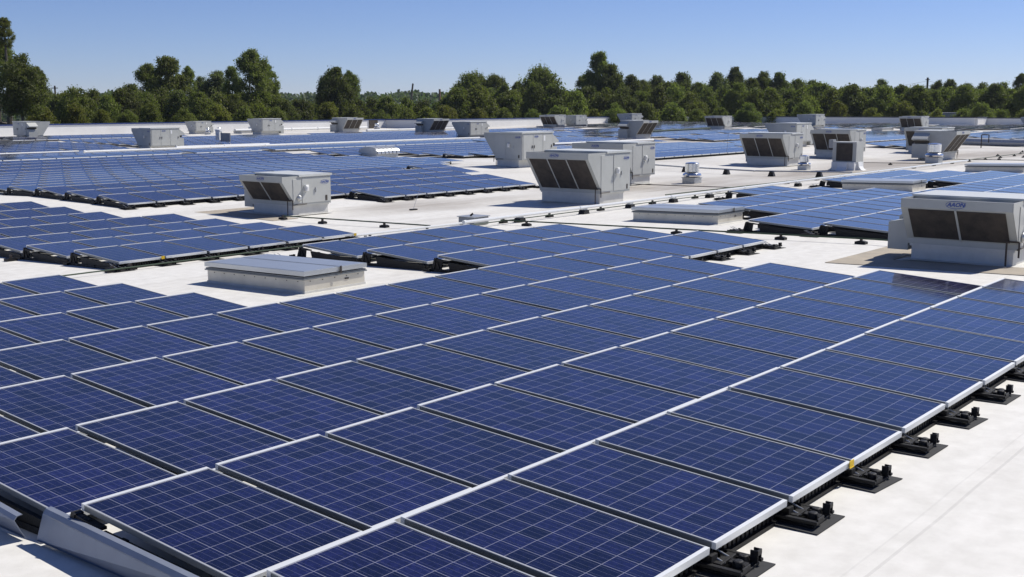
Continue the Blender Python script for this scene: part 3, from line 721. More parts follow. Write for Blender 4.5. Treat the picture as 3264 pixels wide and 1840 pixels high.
# ------------------------------------------------------------------ roof hatches (skylight curbs)
def hatch():
    t = thing('roof_hatch', (0, 0, -60), label='x', cat='roof hatch')
    w, l = 1.36, 2.60
    m = MB(); m.box(0, w, 0, l, -.1, .265); m.obj('curb_box', LIDM, t)
    m = MB(); m.box(-.22, w+.22, -.22, -.012, .002, .010); m.box(-.22, w+.22, l+.012, l+.22, .002, .010); m.box(-.22, -.012, -.012, l+.012, .002, .010); m.box(w+.012, w+.22, -.012, l+.012, .002, .010)
    m.box(-.012, 0, -.012, l+.012, .002, .05); m.box(w, w+.012, -.012, l+.012, .002, .05); m.box(0, w, -.012, 0, .002, .05); m.obj('flashing', CURB, t)
    m = MB()
    for k in range(9): m.box(-.007, -.001, .15+k*.28, .165+k*.28, .20, .215)
    for k in range(5): m.box(.12+k*.27, .135+k*.27, -.007, -.001, .20, .215)
    m.obj('fastener', DARKM, t)
    m = MB(); m.box(-.035, w+.035, -.035, l+.035, .24, .262); m.box(-.02, w+.02, -.02, l+.02, .266, .285); m.obj('drip_flange', ALU, t)
    for i in range(2):
        a, b2 = ((-.03, w*.56-.012), (w*.56+.012, w+.03))[i]
        m = MB(); m.box(a, b2, -.04, l+.04, .305, .38); m.box(a+.03, b2-.03, -.01, l+.01, .3802, .386); m.obj('lid', LIDG, t)
    m = MB(); m.box(w*.56-.02, w*.56+.02, -.068, -.061, .27, .40); m.box(.9, .98, -.012, -.001, .15, .175); m.obj('latch', DARKM, t)
    reg(t); return t
HT = hatch()
for i, (x, y, lab) in enumerate(((8.49, 9.47, 'aluminium roof hatch in the gap of the nearest array, closest to the viewer'), (22.52, 9.52, 'roof hatch right of centre, in front of the white conduit'),
                                 (36.78, 9.58, 'roof hatch between the panel rows on the right, behind the big cooling unit'), (51.45, 9.75, 'farthest roof hatch, cut by the right picture edge'))):
    o = HT if i == 0 else copy_tree(HT)
    o.location = (x, y, roof(y+1.3, x)+.02); o.rotation_euler = (-TH, 0, 0); tag(o, lab, 'roof hatch', 'roof hatches')
    for dx in (0,):
        pass
# low flat smoke hatches far away
for i, (x, y, w, l, h, lab) in enumerate(((104.0, 93.6, 4.6, 1.5, .28, 'low brownish skylight curb by the rear parapet jog'), (118.5, 88.0, 3.2, 1.5, .2, 'low grey curb left of the far centre unit'),
                                          (131.5, 80.0, 4.0, 1.6, .22, 'low grey curb right of the far centre unit'), (112.0, 64.0, 5, 1.5, .2, 'long low curb among the far right panels'),
                                          (76.0, 97.5, 2.4, 1.4, .25, 'low white curb right of the second parapet unit'), (116, 29.5, 6, 1.4, .24, 'long low hatch at the far right'),
                                          (127, 45.5, 3.5, 1.3, .3, 'dark framed low hatch before the grey parapet'), (98.0, 75.5, 3.6, 1.4, .2, 'low brown curb among the far central panels'),
                                          (31.5, 78.0, 2.6, 1.3, .22, 'small grey curb among the far left panels'))):
    t = thing('low_roof_curb', (x, y, roof(y, x)), label=lab, cat='roof curb')
    MB().box(0, w, 0, l, -.05, h).obj('curb_box', CURB, t); MB().box(-.05, w+.05, -.05, l+.05, h+.002, h+.06).obj('lid', GREYBOX, t)

# louvred barrel vent
t = thing('louvred_vent', (46.6, 46.6, roof(47.5)), label='half-round louvred roof vent with bright curved flaps amid the far left panels', cat='roof vent')
m = MB(); m.box(0, 1.9, 0, 1.4, -.1, .28); m.obj('curb_box', GALV, t)
m = MB(); n = 12; pf = [(-.14+.84*(1-math.cos(PI*i/n)), .26+.40*math.sin(PI*i/n)**.7) for i in range(n+1)]
m.prism(pf, -.05, 1.95, 'x'); m.obj('hood', DARKM, t)
for i in range(6):
    m = MB(); a0 = -.04+i*.336
    pf2 = [(-.17+.87*(1-math.cos(PI*j/n)), .25+.43*math.sin(PI*j/n)**.7) for j in range(0, 8)]; poly = pf2+[(p[0]+.03, p[1]-.03) for p in pf2[::-1]]
    m.prism(poly, a0, a0+.275, 'x'); m.obj('flap', GALV, t)
m = MB(); m.prism([(p[0], p[1]) for p in pf], -.075, -.052, 'x'); m.obj('end_plate', GALV, t)

# exhaust fans
def fan_proto():
    t = thing('exhaust_fan', (0, 0, -60), label='x', cat='exhaust fan')
    m = MB(); m.box(-.34, .34, -.34, .34, -.05, .26); m.box(-.37, .37, -.37, .37, .262, .30); m.obj('curb_box', GALV, t)
    m = MB(); m.lathe([(.30, .30), (.44, .34), (.46, .40), (.43, .47), (.30, .54), (.27, .56)], 28); m.obj('housing', CHROME, t, smooth=True)
    m = MB(); m.lathe([(.27, .562), (.34, .57), (.34, .96), (.31, 1.0), (.12, 1.03), (.0, 1.03)], 28); m.obj('wind_band', CHROME, t, smooth=True)
    reg(t); return t
FN = fan_proto()
for i, (x, y, s, lab) in enumerate(((38.9, 19.75, .87, 'shiny round exhaust fan on the stained roof right of centre'), (51.4, 20.4, .72, 'smaller shiny exhaust fan next to the three-coil cooling unit'),
                                    (61.1, 17.1, 1.07, 'tall shiny exhaust fan in front of the brown-coiled unit on the right'), (71.6, 97.6, .66, 'tiny white mushroom vent, first by the left rear parapet'),
                                    (74.5, 99.5, .64, 'tiny white mushroom vent, second by the left rear parapet'), (79.5, 100.5, .62, 'tiny white mushroom vent, third by the left rear parapet'), (99.1, 100.0, .76, 'tiny bright vent left of the black wall opening'))):
    o = FN if i == 0 else copy_tree(FN)
    o.location = (x, y, roof(y, x)); o.scale = (s, s, s); tag(o, lab, 'exhaust fan', 'exhaust fans')

# boxy exhaust with dark opening on flared curb
t = thing('boxy_exhaust', (51.9, 18.3, roof(18.3)), label='boxy exhaust hood with a square dark opening on a flared white base', cat='exhaust hood')
m = MB()
for (xa, xb2, ya, yb) in ((-.55, .55, -.55, .55),):
    pr = [(.95, 0), (.80, .06), (.70, .20), (.66, .42)]
    for sgn in (1, -1):
        m.prism([(sgn*.95, 0), (sgn*.80, .06), (sgn*.70, .20), (sgn*.66, .42), (sgn*.60, .42), (sgn*.60, 0)], -.25, .25, 'y')
        m.prism([(sgn*.95, 0), (sgn*.80, .06), (sgn*.70, .20), (sgn*.66, .42), (sgn*.60, .42), (sgn*.60, 0)], -.25, .25, 'x')
m.box(-.595, .595, -.595, .595, -.02, .418); m.obj('flared_base', WHITEM, t)
m = MB(); m.box(-.45, .45, -.62, .62, .42, 1.42); m.obj('hood', PAINT, t)
MB().box(-.47, -.452, -.42, .42, .47, 1.36).obj('dark_opening', COIL, t)
MB().box(-.40, .0, .64, .86, 1.1, 1.52).obj('motor_box', GREYBOX, t)

# stand-mounted box far left
t = thing('box_on_stand', (54.6, 72.4, roof(72.4)), label='grey electrical box and white cylinder on a four-legged stand, far left', cat='electrical box')
MB().box(-.1, .0, -.9, .3, .45, 1.15).obj('box', GREYBOX, t)
m = MB(); m.lathe([(.20, .55), (.20, 1.3), (.25, 1.32), (.25, 1.42), (.1, 1.5)], 16, c=(0, .75)); m.obj('cylinder', WHITEM, t, smooth=True)
for sx, sy in ((-.4, .5), (-.4, -.8), (.1, .5), (.1, -.8)): MB().tube((0, sy*.8, .6), (sx, sy, .0), .03, 6).obj('leg', WHITEM, t)

# junction box with conduit
t = thing('junction_box', (19.18, 15.0, roof(15.4)), label='grey metal junction box on the roof beside the end of the white conduit', cat='junction box')
MB().box(0, .62, 0, .55, .02, .23).obj('box', GREYBOX, t, bevel=.01); MB().box(-.03, .65, -.03, .58, .235, .255).obj('lid', GALV, t); MB().tube((.2, .3, .26), (.26, .25, .32), .03, 6).obj('knob', DARKM, t)

# conduits, pipes and cables with supports
def line(name, pts, r, m_, label, cat, hh=.1, seg=1, group=None):
    mb = MB()
    for (x0_, y0_), (x1_, y1_) in zip(pts, pts[1:]):
        n = max(1, int(math.hypot(x1_-x0_, y1_-y0_)/4))
        for i in range(n):
            a = i/n; b2 = (i+1)/n; xa, ya = x0_+(x1_-x0_)*a, y0_+(y1_-y0_)*a; xb_, yb_ = x0_+(x1_-x0_)*b2, y0_+(y1_-y0_)*b2
            sag = .0
            mb.tube((xa, ya, roof(ya, xa)+hh), (xb_, yb_, roof(yb_, xb_)+hh), r, 8)
            if name.endswith('conduit') or name.endswith('pipe'): mb.tube((xa-.05 if xb_ != xa else xa, ya, roof(ya, xa)+hh), (xa+.05 if xb_ != xa else xa, ya+.001, roof(ya, xa)+hh), r*1.3, 8)
    o = mb.obj(name, m_, smooth=True); tag(o, label, cat, group); return o
line('white_conduit', [(18.3, 14.55), (34, 14.72), (60, 14.9)], .042, WPIPE, 'long white conduit running past the hatch from centre to the right', 'conduit', .20)
line('white_conduit', [(14.9, 15.30), (19.1, 15.18)], .03, WPIPE, 'short white conduit from the array corner to the junction box', 'conduit', .10)
line('cable', [(17.8, 21.1), (17.8, 15.3)], .018, GREEN, 'dark green cable from the small cooling unit to the junction box', 'cable', .12)
line('cable', [(19.95, 14.7), (19.88, 4.3), (19.6, 2.9)], .018, GREEN, 'dark green cable running right behind the nearest array to the big cooling unit', 'cable', .12)
line('cable', [(6.0, 14.85), (14.5, 14.85), (19.9, 14.85), (34, 14.95)], .014, GREEN, 'thin cable along the front edge of the left middle array', 'cable', .07)
line('cable', [(30.5, 15.95), (40, 15.72), (74, 15.75)], .02, GREEN, 'thin dark cable on small blocks behind the right middle array', 'cable', .12)
line('cable', [(35.3, 21), (35.1, 15.9)], .016, DARKM, 'short dark cable beside the unit behind the central one', 'cable', .12)
line('grey_pipe', [(45.5, 28), (45.1, 20.0), (45, 15.2)], .035, GALV, 'grey pipe on cone supports right of the central units', 'pipe', .24)
line('cable', [(58, 20.5), (58, 15.8)], .016, DARKM, 'short dark cable beside the three-coil units on the right', 'cable', .1)
line('cable', [(64, 17.0), (63, 12.5)], .02, DARKM, 'dark cable in front of the right brown-coiled unit', 'cable', .1)
line('large_grey_pipe', [(90.6, 26.5), (91.5, 16)], .30, GALV, 'thick grey duct lying at the far right', 'duct', .30)
line('long_white_pipe', [(31.9, 55.2), (66.6, 55.2)], .06, WHITEM, 'long bright white pipe crossing the far left array', 'pipe', .55)
line('long_white_pipe', [(20.0, 58.2), (33.3, 58.2)], .045, WHITEM, 'bright white pipe at the left picture edge among the far panels', 'pipe', .50)
line('long_white_pipe', [(46, 66.6), (54.5, 66.6)], .09, WHITEM, 'short white pipe beside the unit amid the far left panels', 'pipe', .35)
line('long_white_pipe', [(63, 46.3), (78, 46.0)], .10, WHITEM, 'white pipe stub behind the central units', 'pipe', .4)
line('long_white_pipe', [(86, 88.2), (101, 88.2)], .12, WHITEM, 'white pipe run before the brown-coiled parapet unit', 'pipe', .4)
line('long_white_pipe', [(76, 98.6), (96, 98.6)], .14, WHITEM, 'white pipe along the rear parapet on the left', 'pipe', .35)
line('green_hose', [(98, 60.8), (116, 61.8)], .09, GREEN, 'dark green pipe among the far right panels', 'pipe', .4)
def support_proto(kind):
    if kind == 'block':
        t = thing('pipe_support', (0, 0, -60), label='x', cat='pipe support')
        MB().prism([(-.16, 0), (.16, 0), (.11, .12), (-.11, .12)], -.10, .10).obj('rubber_base', BLACK, t); MB().box(-.10, .10, -.06, .06, .122, .165).obj('steel_cap', GALV, t)
    elif kind == 'small':
        t = thing('cable_support', (0, 0, -60), label='x', cat='cable support')
        MB().prism([(-.12, 0), (.12, 0), (.12, .05), (.05, .07), (-.05, .07), (-.12, .05)], -.07, .07).obj('rubber_base', BLACK, t); MB().box(-.02, .02, -.03, .03, .071, .13).obj('clip', DARKM, t)
    else:
        t = thing('cone_support', (0, 0, -60), label='x', cat='pipe support')
        MB().prism([(-.15, 0), (.15, 0), (.06, .24), (-.06, .24)], -.12, .12).obj('rubber_base', BLACK, t); MB().box(-.055, .055, -.14, -.122, .06, .23).obj('pale_face', WHITEM, t)
    reg(t); return t
PR = {k: support_proto(k) for k in ('block', 'small', 'cone')}; pu = set()
def put_support(kind, x, y, label, group, rz=0.0):
    o = PR[kind] if kind not in pu else copy_tree(PR[kind]); pu.add(kind)
    o.location = (x, y, roof(y, x)+.003); o.rotation_euler = (0, 0, rz+random.uniform(-.08, .08)); tag(o, label, {'block': 'pipe support', 'small': 'cable support', 'cone': 'pipe support'}[kind], group)
for i, x in enumerate((20.73, 23.78, 26.27, 28.88, 31.3, 38.35, 41.5)):
    put_support('block', x, 14.66, f'black block with a grey cap under the white conduit, {ORD[i+1]} from the left', 'blocks under the white conduit')
for i, (x, y) in enumerate(((8.39, 14.98), (8.8, 15.0), (12.16, 15.1), (12.6, 15.12), (15.2, 14.85), (17.2, 14.85))):
    put_support('small', x, y, f'small black cable clip block in front of the left middle array, {ORD[i+1]} from the left', 'cable blocks before the left middle array')
for i, (x, y) in enumerate(((20.3, 14.9), (22.4, 14.9), (25.0, 14.9), (28.0, 14.92), (30.8, 14.95), (33.2, 14.95))):
    put_support('small', x, y, f'small black cable block beside the white conduit, {ORD[i+1]} from the left', 'cable blocks beside the white conduit')
for i, (x, y) in enumerate(((17.85, 21.2), (17.8, 19.44), (17.8, 16.98))): put_support('small', x, y, f'small black cable block between the small cooling unit and junction box, {ORD[i+1]} from the unit', 'cable blocks by the small unit', PI/2)
for i, (x, y) in enumerate(((19.93, 13.8), (19.9, 9.20), (19.9, 6.49), (19.9, 4.62))): put_support('small', x, y, f'small black cable block behind the nearest array, {ORD[i+1]} from the left', 'cable blocks behind the nearest array', PI/2)
for i, (x, y) in enumerate(((8.69, 16.01), (8.3, 18.75))): put_support('small', x, y-.05, f'small black block at the left side of the left middle array, {ORD[i+1]} from the front', 'blocks left of the left middle array')
for i in range(14):
    put_support('small', 34+i*2.9, 15.85-.01*i, f'tiny black cable block behind the right middle array, {ORD[i+1]} from the left', 'cable blocks behind the right middle array')
for i, (x, y) in enumerate(((45.4, 26.17), (45.3, 23.81), (45.2, 21.50), (45.1, 19.11), (45.05, 16.75))): put_support('cone', x, y, f'cone-shaped pipe support on the grey pipe, {ORD[i+1]} from the left', 'cone supports of the grey pipe', PI/2)
for i, (x, y) in enumerate(((58, 20.3), (58, 18.4), (66, 15.0), (69.5, 14.6), (72, 16.8), (75.5, 16.4), (79, 17.2))): put_support('small', x, y, f'tiny black block on the dusty roof at the far right, {ORD[i+1]} nearest', 'blocks on the dusty roof')
# whip rod on a base
t = thing('lightning_rod', (22.5, 20.4, roof(20.4)), label='thin leaning rod on a small black foot, centre of the open roof', cat='rod')
MB().box(-.13, .13, -.06, .06, 0, .04).obj('foot', BLACK, t); MB().tube((0, 0, .04), (.55, 0, 1.16), .006, 6).obj('rod', GALV, t)
t = thing('lightning_rod', (61.5, 30.3, roof(30.3)), label='thin pale rod before the panels behind the tall cooling units', cat='rod')
MB().box(-.13, .13, -.06, .06, 0, .04).obj('foot', BLACK, t); MB().tube((0, 0, .04), (.2, 0, 1.3), .012, 6).obj('rod', GALV, t)
# walk pads
for (x, y, r2, polys, lab) in ((16.5, -.6, -TH, [(0, 1.0, 0, 4.55), (1.0, 4.2, 3.62, 4.55), (1.0, 3.4, 0, 1.0)], 'tan ribbed walkway pad around the big cooling unit at the right'),
                               (17.4, 21.1, .012, [(0, .95, 0, 3.75), (.95, 2.9, 2.95, 3.75)], 'tan walkway pad around the small cooling unit left of centre')):
    m = MB()
    for q in polys: m.box(*q, 0, .008)
    o = m.obj('walkway_pad', TANPAD); o.location = (x, y, roof(y, x)+.004); o.rotation_euler = (r2, 0, 0); tag(o, lab, 'walkway pad')
# black opening in the rear parapet
m = MB(); m.box(0, 1.5, 0, .08, 0, 1.05); m.box(-.06, 1.56, .03, .08, 1.05, 1.11); o = m.obj('wall_opening', COIL); o.location = (101.6, 103.88, -.32); tag(o, 'black louvred opening standing in the rear parapet', 'louvre')
# black wire saddle pipe outline near far centre
m = MB(); m.tube((0, 0, 0), (0, 0, .75), .05, 6); m.tube((0, 0, .75), (1.1, 0, .75), .05, 6); m.tube((1.1, 0, .75), (1.1, 0, .2), .05, 6); o = m.obj('bent_pipe', DARKM); o.location = (122.5, 78, roof(78, 122)); tag(o, 'small bent brown pipe arch far behind the centre', 'pipe')
m = MB(); m.tube((0, 0, 0), (0, 0, 1.0), .04, 6); m.tube((0, 0, 1.0), (.1, -.5, 1.0), .04, 6); m.tube((.1, -.5, 1.0), (.1, -.5, .4), .04, 6); o = m.obj('bent_pipe', DARKM); o.location = (86.5, 22.2, roof(22, 86)); tag(o, 'bent vent pipe arch beside the thick grey duct', 'pipe')

# ------------------------------------------------------------------ trees
def crown_mesh(name, m_, R, H, kind, nleaf, seed, leaf=.42):
    """leaf-sized faces gathered in many clumps spread through the crown; z from 0 (base of crown) to H"""
    rnd = random.Random(seed); cl = []
    # a few leading limbs give the outline its large bumps
    nl = {'round': 9, 'open': 11, 'dense': 9, 'spiky': 10, 'bush': 7}[kind]
    tips = []
    for i in range(nl):
        a = 2*PI*i/nl+rnd.uniform(-.3, .3); t = rnd.uniform(.45, .97) if i else 1.0
        rr = R*(.72*(1-t**3)+.06)*rnd.uniform(.75, 1.1) if i else 0
        tips.append((rr*math.cos(a), rr*math.sin(a), H*(t if kind != 'open' else min(1, t+.05)), R*rnd.uniform(.26, .42)))
    per = {'round': 15, 'open': 12, 'dense': 18, 'spiky': 16, 'bush': 15}[kind]
    for (x, y, z, s) in tips:
        for k in range(per):
            d = Vector((rnd.gauss(0, 1), rnd.gauss(0, 1), rnd.gauss(0, 1))).normalized()*s*rnd.uniform(.35, 1.05)
            q = R*rnd.uniform(.085, .17); cl.append((x+d.x, y+d.y, min(z-s*.7+d.z, H-q*.8), q))
    # body fill
    nb = {'round': 120, 'open': 80, 'dense': 150, 'spiky': 130, 'bush': 90}[kind]
    for i in range(nb):
        t = rnd.uniform(.02, .82); prof = (.62+.38*math.sin(PI*min(1, t*1.25))) if kind != 'bush' else math.sqrt(1-t*t)
        a = rnd.uniform(0, 2*PI); rr = R*prof*(rnd.random()**.42)*.92; q = R*rnd.uniform(.11, .21)
        cl.append((rr*math.cos(a), rr*math.sin(a), t*H, q))
    if kind == 'spiky':
        for i in range(60):
            a = rnd.uniform(0, 2*PI); f = rnd.random()**.6; rr = R*f*.95; cl.append((rr*math.cos(a), rr*math.sin(a), H*(1.0-.28*f*f)-rnd.uniform(0, .08)*H, -R*.07))
    vs = []; fs = []; tot = sum(abs(l[3])**2 for l in cl)
    for (x, y, z, s) in cl:
        n = int(nleaf*s*s/tot*(1.6 if s < 0 else 1)); sp = s < 0; s = abs(s)
        for k in range(n):
            d = Vector((rnd.gauss(0, 1), rnd.gauss(0, 1), rnd.gauss(0, 1))).normalized(); r = s*(rnd.random()**.4)*rnd.uniform(.7, 1.9)
            c = Vector((x, y, z))+Vector((d.x*r*(.6 if sp else 1.1), d.y*r*(.6 if sp else 1.1), d.z*r*(2.8 if sp else .85)))
            nv = (d*.55+Vector((rnd.uniform(-1, 1), rnd.uniform(-1, 1), rnd.uniform(-.3, 1.1)))).normalized()
            a = nv.orthogonal().normalized(); a.rotate(Matrix.Rotation(rnd.uniform(0, 6.28), 3, nv)); b_ = nv.cross(a)
            w = leaf*rnd.uniform(.5, 1.2); i0 = len(vs)
            vs += [c+a*w*.5, c+b_*w*.36+nv*w*.12, c-a*w*.5, c-b_*w*.36+nv*w*.12]; fs.append((i0, i0+1, i0+2, i0+3))
    me = bpy.data.meshes.new(name); me.from_pydata([tuple(v) for v in vs], [], fs); me.materials.append(m_); return me
def trunk_mesh(R, H, th, seed):
    rnd = random.Random(seed); m = MB(); p = Vector((0, 0, 0)); r = .035*(H+th)
    pts = [p]
    for i in range(5): p = p+Vector((rnd.uniform(-.25, .25), rnd.uniform(-.25, .25), (th+H*.75)/5)); pts.append(p)
    for i, (a, b_) in enumerate(zip(pts, pts[1:])): m.tube(a, b_, r*(1-i*.17), 7, r2=r*(1-(i+1)*.17))
    for i in range(9):
        q = pts[rnd.randint(3, 4)]; a = rnd.uniform(0, 6.28); e = q+Vector((math.cos(a)*R*.5, math.sin(a)*R*.5, H*rnd.uniform(-.02, .03))); m.tube(q, e, r*.32, 5, r2=r*.08)
    return m.mesh('trunk', BARK)
KINDS = {}
def kind(key, m_, R, H, th, k, n, leaf=.42):
    KINDS[key] = [(crown_mesh('crown', m_, R, H, k, n, hash_(key)+i*17, leaf), trunk_mesh(R, H, th, i+5), R, H, th) for i in range(3)]
def hash_(s): return sum(ord(c)*(i+3) for i, c in enumerate(s))
kind('open', LEAF_MID, 5.0, 12.5, 4, 'open', 20000, .42)
kind('pale', LEAF_PALE, 4.4, 10, 4, 'open', 16000, .40)
kind('dark', LEAF_DARK, 5.0, 11.5, 3, 'dense', 25000, .42)
kind('round', LEAF_MID, 5.0, 10.5, 3, 'round', 24000, .42)
kind('spiky', LEAF_MID, 5.0, 10, 3, 'spiky', 26000, .36)
kind('yellow', LEAF_YEL, 4.6, 9.0, 2, 'bush', 17000, .42)
kind('bush', LEAF_MID, 4.6, 9.0, 1.5, 'bush', 17000, .42)
GZ = -10.5
def tree(key, u, vtop, hw, dist, label=None, vi=0, group=None, name=None):
    """stand a tree on the ground in the viewing direction u at distance dist so that it is as tall and wide as seen"""
    d = F_*3642.5+Rr*(u-1632)+Ur*(920-vtop); top = CAM+d*(dist/math.hypot(d.x, d.y))
    dep = (top-CAM).dot(F_); x, y, ztop = top
    crown, trunk, R, H, th = KINDS[key][vi % 3]
    tot = ztop-GZ; sx = hw*dep/3642.5/R; sz = tot/(H+th)
    t = thing(name or 'tree', (x, y, GZ), rz=random.uniform(0, 6.28), label=label, cat='tree', group=group)
    sc = min(sx*((1.15 if key != 'spiky' else 1.0)*random.uniform(.92, 1.3)), tot*.9/H)
    c = mobj('crown', crown, t); c.location = (0, 0, tot-H*sc); c.scale = (sx, sx, sc)
    k = mobj('trunk', trunk, t); kz = (tot-H*sc*.45)/(H*.75+th); k.scale = (kz*.6, kz*.6, kz)
    return t
T = tree
LT = 'tall trees along the skyline'
T('open', -14, 120, 60, 152, 'tallest dark tree, cut by the left picture edge', 0, name='broadleaf_tree'); T('open', 8, 56, 34, 150, 'ragged open treetop reaching highest at the left edge', 1, name='broadleaf_tree')
T('dark', 62, 172, 78, 140, 'broad dark tree at the far left, lumpy top', 1, name='broadleaf_tree'); T('dark', 118, 212, 26, 147, 'dark side crown right of the broad left tree', 0, name='broadleaf_tree')
T('open', 470, 205, 55, 190, 'left half of the tall open-crowned pair left of centre', 0, name='cottonwood_tree')
T('open', 530, 181, 66, 185, 'tall open-crowned tree with loose leaf clumps, second tall one from the left', 1, name='cottonwood_tree'); T('open', 598, 212, 30, 192, 'narrow right shoulder of the tall open-crowned tree', 0, name='cottonwood_tree')
T('dark', 420, 268, 55, 180, 'low dark tree left of the tall open-crowned tree', 0, name='broadleaf_tree'); T('dark', 375, 282, 26, 188, 'small round treetop at the left of the low dark tree', 1, name='broadleaf_tree')
T('pale', 686, 228, 52, 195, 'pale green tree between the two tall open-crowned ones', 0, name='cottonwood_tree'); T('pale', 640, 244, 32, 200, 'pale thin tree left of the pale green one', 1, name='cottonwood_tree')
T('open', 800, 160, 66, 180, 'tall cottonwood with a lacy top left of centre', 0, name='cottonwood_tree'); T('open', 850, 205, 40, 186, 'right side crown of the lacy cottonwood', 1, name='cottonwood_tree'); T('open', 740, 212, 36, 184, 'left side crown of the lacy cottonwood', 1, name='cottonwood_tree')
T('dark', 1068, 214, 62, 200, 'dark lumpy tree standing alone between the cottonwood and the spiky trees', 0, name='broadleaf_tree'); T('dark', 1115, 225, 34, 205, 'right lump of the lone dark tree', 1, name='broadleaf_tree'); T('dark', 1040, 228, 30, 205, 'left lump of the lone dark tree', 1, name='broadleaf_tree')
T('spiky', 1502, 234, 66, 230, 'dense tree with upright spiky twigs, left of the two spiky ones', 0, name='maple_tree'); T('spiky', 1575, 240, 44, 226, 'smaller spiky-topped tree between the two big spiky ones', 1, name='maple_tree')
T('spiky', 1722, 217, 82, 225, 'big round spiky-topped tree right of centre', 1, name='maple_tree'); T('dark', 1650, 262, 30, 232, 'dark gap-filling tree between the spiky trees', 0, name='broadleaf_tree')
T('open', 1910, 166, 52, 215, 'highest tree right of centre, open lacy crown', 1, name='cottonwood_tree'); T('dark', 1950, 205, 58, 214, 'dark dense part right of the highest tree', 0, name='broadleaf_tree'); T('open', 1862, 240, 34, 218, 'low left crown of the highest tree', 0, name='cottonwood_tree')
specs = [(2010, 240, 58, 'dark'), (2130, 262, 60, 'round'), (2255, 268, 60, 'round'), (2370, 270, 60, 'dark'), (2520, 272, 60, 'round'), (2668, 284, 60, 'dark'), (2780, 290, 60, 'round'), (2910, 286, 60, 'round'), (3050, 276, 60, 'dark'), (3170, 276, 60, 'round'), (2050, 255, 36, 'round'), (2095, 240, 42, 'dark'), (2172, 232, 56, 'dark'), (2225, 262, 34, 'round'), (2290, 231, 42, 'pale'), (2345, 213, 34, 'dark'), (2395, 248, 36, 'round'), (2430, 228, 44, 'dark'), (2485, 231, 50, 'dark'),
         (2545, 252, 44, 'round'), (2588, 255, 36, 'dark'), (2640, 272, 40, 'round'), (2690, 276, 42, 'dark'), (2750, 279, 40, 'round'), (2815, 254, 36, 'pale'), (2858, 280, 30, 'round'), (2886, 274, 18, 'dark'), (2935, 285, 36, 'round'), (2990, 256, 34, 'dark'), (3030, 252, 30, 'dark'), (3085, 265, 38, 'round'),
         (3140, 263, 40, 'dark'), (3200, 262, 40, 'round'), (3258, 234, 26, 'dark'), (3290, 262, 44, 'dark')]
shade = {'dark': 'dark dense', 'round': 'mid green rounded', 'pale': 'pale airy', 'spiky': 'spiky', 'open': 'open'}
for i, (u, v, hw, k) in enumerate(specs):
    T(k, u, v, hw, 225+((i*37) % 30), f'{shade[k]} tree on the right skyline, {ORD[i+1]} to the right of the highest one', i, 'trees on the right skyline', 'broadleaf_tree')
rnd = random.Random(3); mid = []
u = 150; i = 0
while u < 3330:
    near_l = u < 900
    vt = {True: rnd.uniform(278, 306), False: rnd.uniform(288, 315)}[near_l] if u < 1420 else rnd.uniform(262, 292)
    if 880 < u < 1420: vt = rnd.uniform(306, 326)
    mid.append((u, vt)); u += rnd.uniform(42, 64)
for i, (u, v) in enumerate(mid):
    k = rnd.choice(['dark', 'round', 'dark', 'round', 'bush'])
    T(k, u, v, rnd.uniform(50, 78), rnd.uniform(162, 190) if u < 1000 else rnd.uniform(192, 218), f'{"dark" if k == "dark" else "mid green"} middle belt tree, {ORD[i+1]} from the left', i, 'trees in the middle belt', 'broadleaf_tree')
u = 130; i = 0; low = []
while u < 3330: low.append((u, rnd.uniform(322, 352))); u += rnd.uniform(50, 110)
for i, (u, v) in enumerate(low):
    k = rnd.choice(['yellow', 'bush', 'bush', 'round', 'yellow'])
    T(k, u, v, rnd.uniform(34, 66), rnd.uniform(140, 158) if u < 900 else rnd.uniform(176, 190), f'{"yellow-green" if k == "yellow" else "bushy green"} low tree just above the parapet, {ORD[i+1]} from the left', i, 'low trees just above the parapet', 'bushy_tree')
# far wooded horizon: one mass
def far_woods():
    rndw = random.Random(11); vs = []; fs = []
    for i in range(70000):
        u = rndw.uniform(-150, 3420); dist = rndw.uniform(520, 700)
        dirv = F_*3642.5+Rr*(u-1632); dirv.z = 0; dirv.normalize(); dep = dirv.dot(F_)*dist
        hor = 337.5
        vt = 303+4*math.sin(u*.013)+3*math.sin(u*.041+1)+2.5*math.sin(u*.093)+(dist-520)*-.012
        ztop = CAM.z+(hor-vt)/3642.5*dep
        z = ztop-rndw.random()**1.4*14+rndw.gauss(0, .25)+1.2*math.sin(u*.3)*math.sin(u*.11+dist)
        c = Vector((CAM.x+dirv.x*dist, CAM.y+dirv.y*dist, z)); w = rndw.uniform(.5, 1.3)
        nv = Vector((rndw.uniform(-1, 1), rndw.uniform(-1, .2), rndw.uniform(0, 1))).normalized(); a = nv.orthogonal().normalized(); b_ = nv.cross(a)
        i0 = len(vs); vs += [c+a*w, c+b_*w*.7, c-a*w, c-b_*w*.7]; fs.append((i0, i0+1, i0+2, i0+3))
    me = bpy.data.meshes.new('far_woodland'); me.from_pydata([tuple(v) for v in vs], [], fs); me.materials.append(LEAF_FAR)
    tag(mobj('far_woodland', me), 'distant wooded horizon behind the trees', 'woodland', kind='stuff')
far_woods()

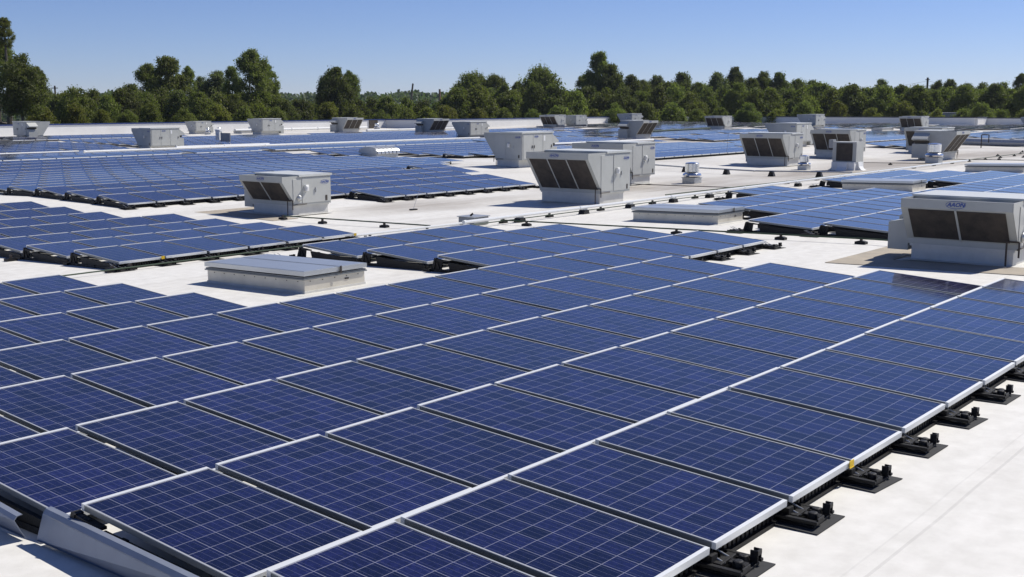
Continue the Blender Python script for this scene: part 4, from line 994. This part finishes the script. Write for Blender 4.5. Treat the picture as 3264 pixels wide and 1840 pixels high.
# ------------------------------------------------------------------ poles and far things
def at(u, dist, z=GZ):
    d = F_*3642.5+Rr*(u-1632)+Ur*(920-330); q = CAM+d*(dist/math.hypot(d.x, d.y)); return Vector((q.x, q.y, z)), (q-CAM).dot(F_)
def pole(u, vt, dist, r, label, arm=1.2, m_=WOOD, name='utility_pole'):
    p, dep = at(u, dist); zt = CAM.z+(337.5-vt)/3642.5*dep
    t = thing(name, p, rz=YAW-PI/2, label=label, cat='pole'); MB().tube((0, 0, 0), (0, 0, zt-GZ), r, 8).obj('pole', m_, t)
    if arm: MB().box(-arm, arm, -.08, .08, zt-GZ-.5, zt-GZ-.35).obj('crossarm', m_, t)
    return p, zt
pole(178, 270, 230, .17, 'thin utility pole with a short crossarm on the left skyline', .55)
p1, z1 = pole(2953, 252, 260, .22, 'dark utility pole with wires rising above the right trees', .45)
pole(1402, 284, 420, .38, 'small orange-brown chimney stack on the horizon', 0, ORANGE, 'chimney_stack')
p, dep = at(1308, 480); t = thing('crane_boom', p, rz=YAW-PI/2, label='leaning crane boom on the far horizon right of the lone dark tree', cat='crane'); MB().tube((-1.2, 0, 4), (1.2, 0, 12.8+9.5), .38, 6).obj('boom', WOOD, t)
pa, _ = at(2380, 330); pb, _ = at(3400, 300)
for j in range(2):
    m = MB(); za = z1-.7-j*.9
    for (A, B) in ((Vector((pa.x, pa.y, z1-2.5-j)), Vector((p1.x, p1.y, za))), (Vector((p1.x, p1.y, za)), Vector((pb.x, pb.y, z1-1.5-j)))):
        prev = None
        for k in range(9):
            s = k/8; q = A.lerp(B, s)-Vector((0, 0, 1.6*4*s*(1-s)))
            if prev: m.tube(prev, q, .022, 4)
            prev = q
    tag(m.obj('power_line', DARKM), f'{"upper" if j == 0 else "lower"} thin power line strung through the pole above the right trees', 'wire')
# low shed beyond the right parapet
p, dep = at(3025, 188); t = thing('shed', p, rz=YAW-PI/2, label='low grey-roofed shed half hidden by trees beyond the right parapet', cat='building')
zt = CAM.z-(362-337.5)/3642.5*dep-GZ
MB().box(-2.4, 2.4, -2, 2, 0, zt-1.0).obj('wall', WALLM, t); MB().prism([(-2.7, zt-1.0), (2.7, zt-1.0), (2.1, zt), (-2.1, zt)], -2.3, 2.3).obj('roof', GREYBOX, t)
S.cycles.max_bounces = 6

# thin summer haze over the whole place
hz = bpy.data.materials.new('haze_air'); hz.use_nodes = True; hn = hz.node_tree.nodes; hl = hz.node_tree.links; hn.clear()
ho = hn.new('ShaderNodeOutputMaterial'); hv = hn.new('ShaderNodeVolumePrincipled'); hv.inputs['Color'].default_value = (0.80, 0.88, 1.0, 1)
hv.inputs['Density'].default_value = 0.00009; hv.inputs['Anisotropy'].default_value = 0.3; hl.new(hv.outputs[0], ho.inputs['Volume'])
m = MB(); m.box(-900, 900, -900, 900, -12, 36); o = m.obj('haze', hz); tag(o, 'thin pale haze in the distant air', 'haze', kind='stuff')
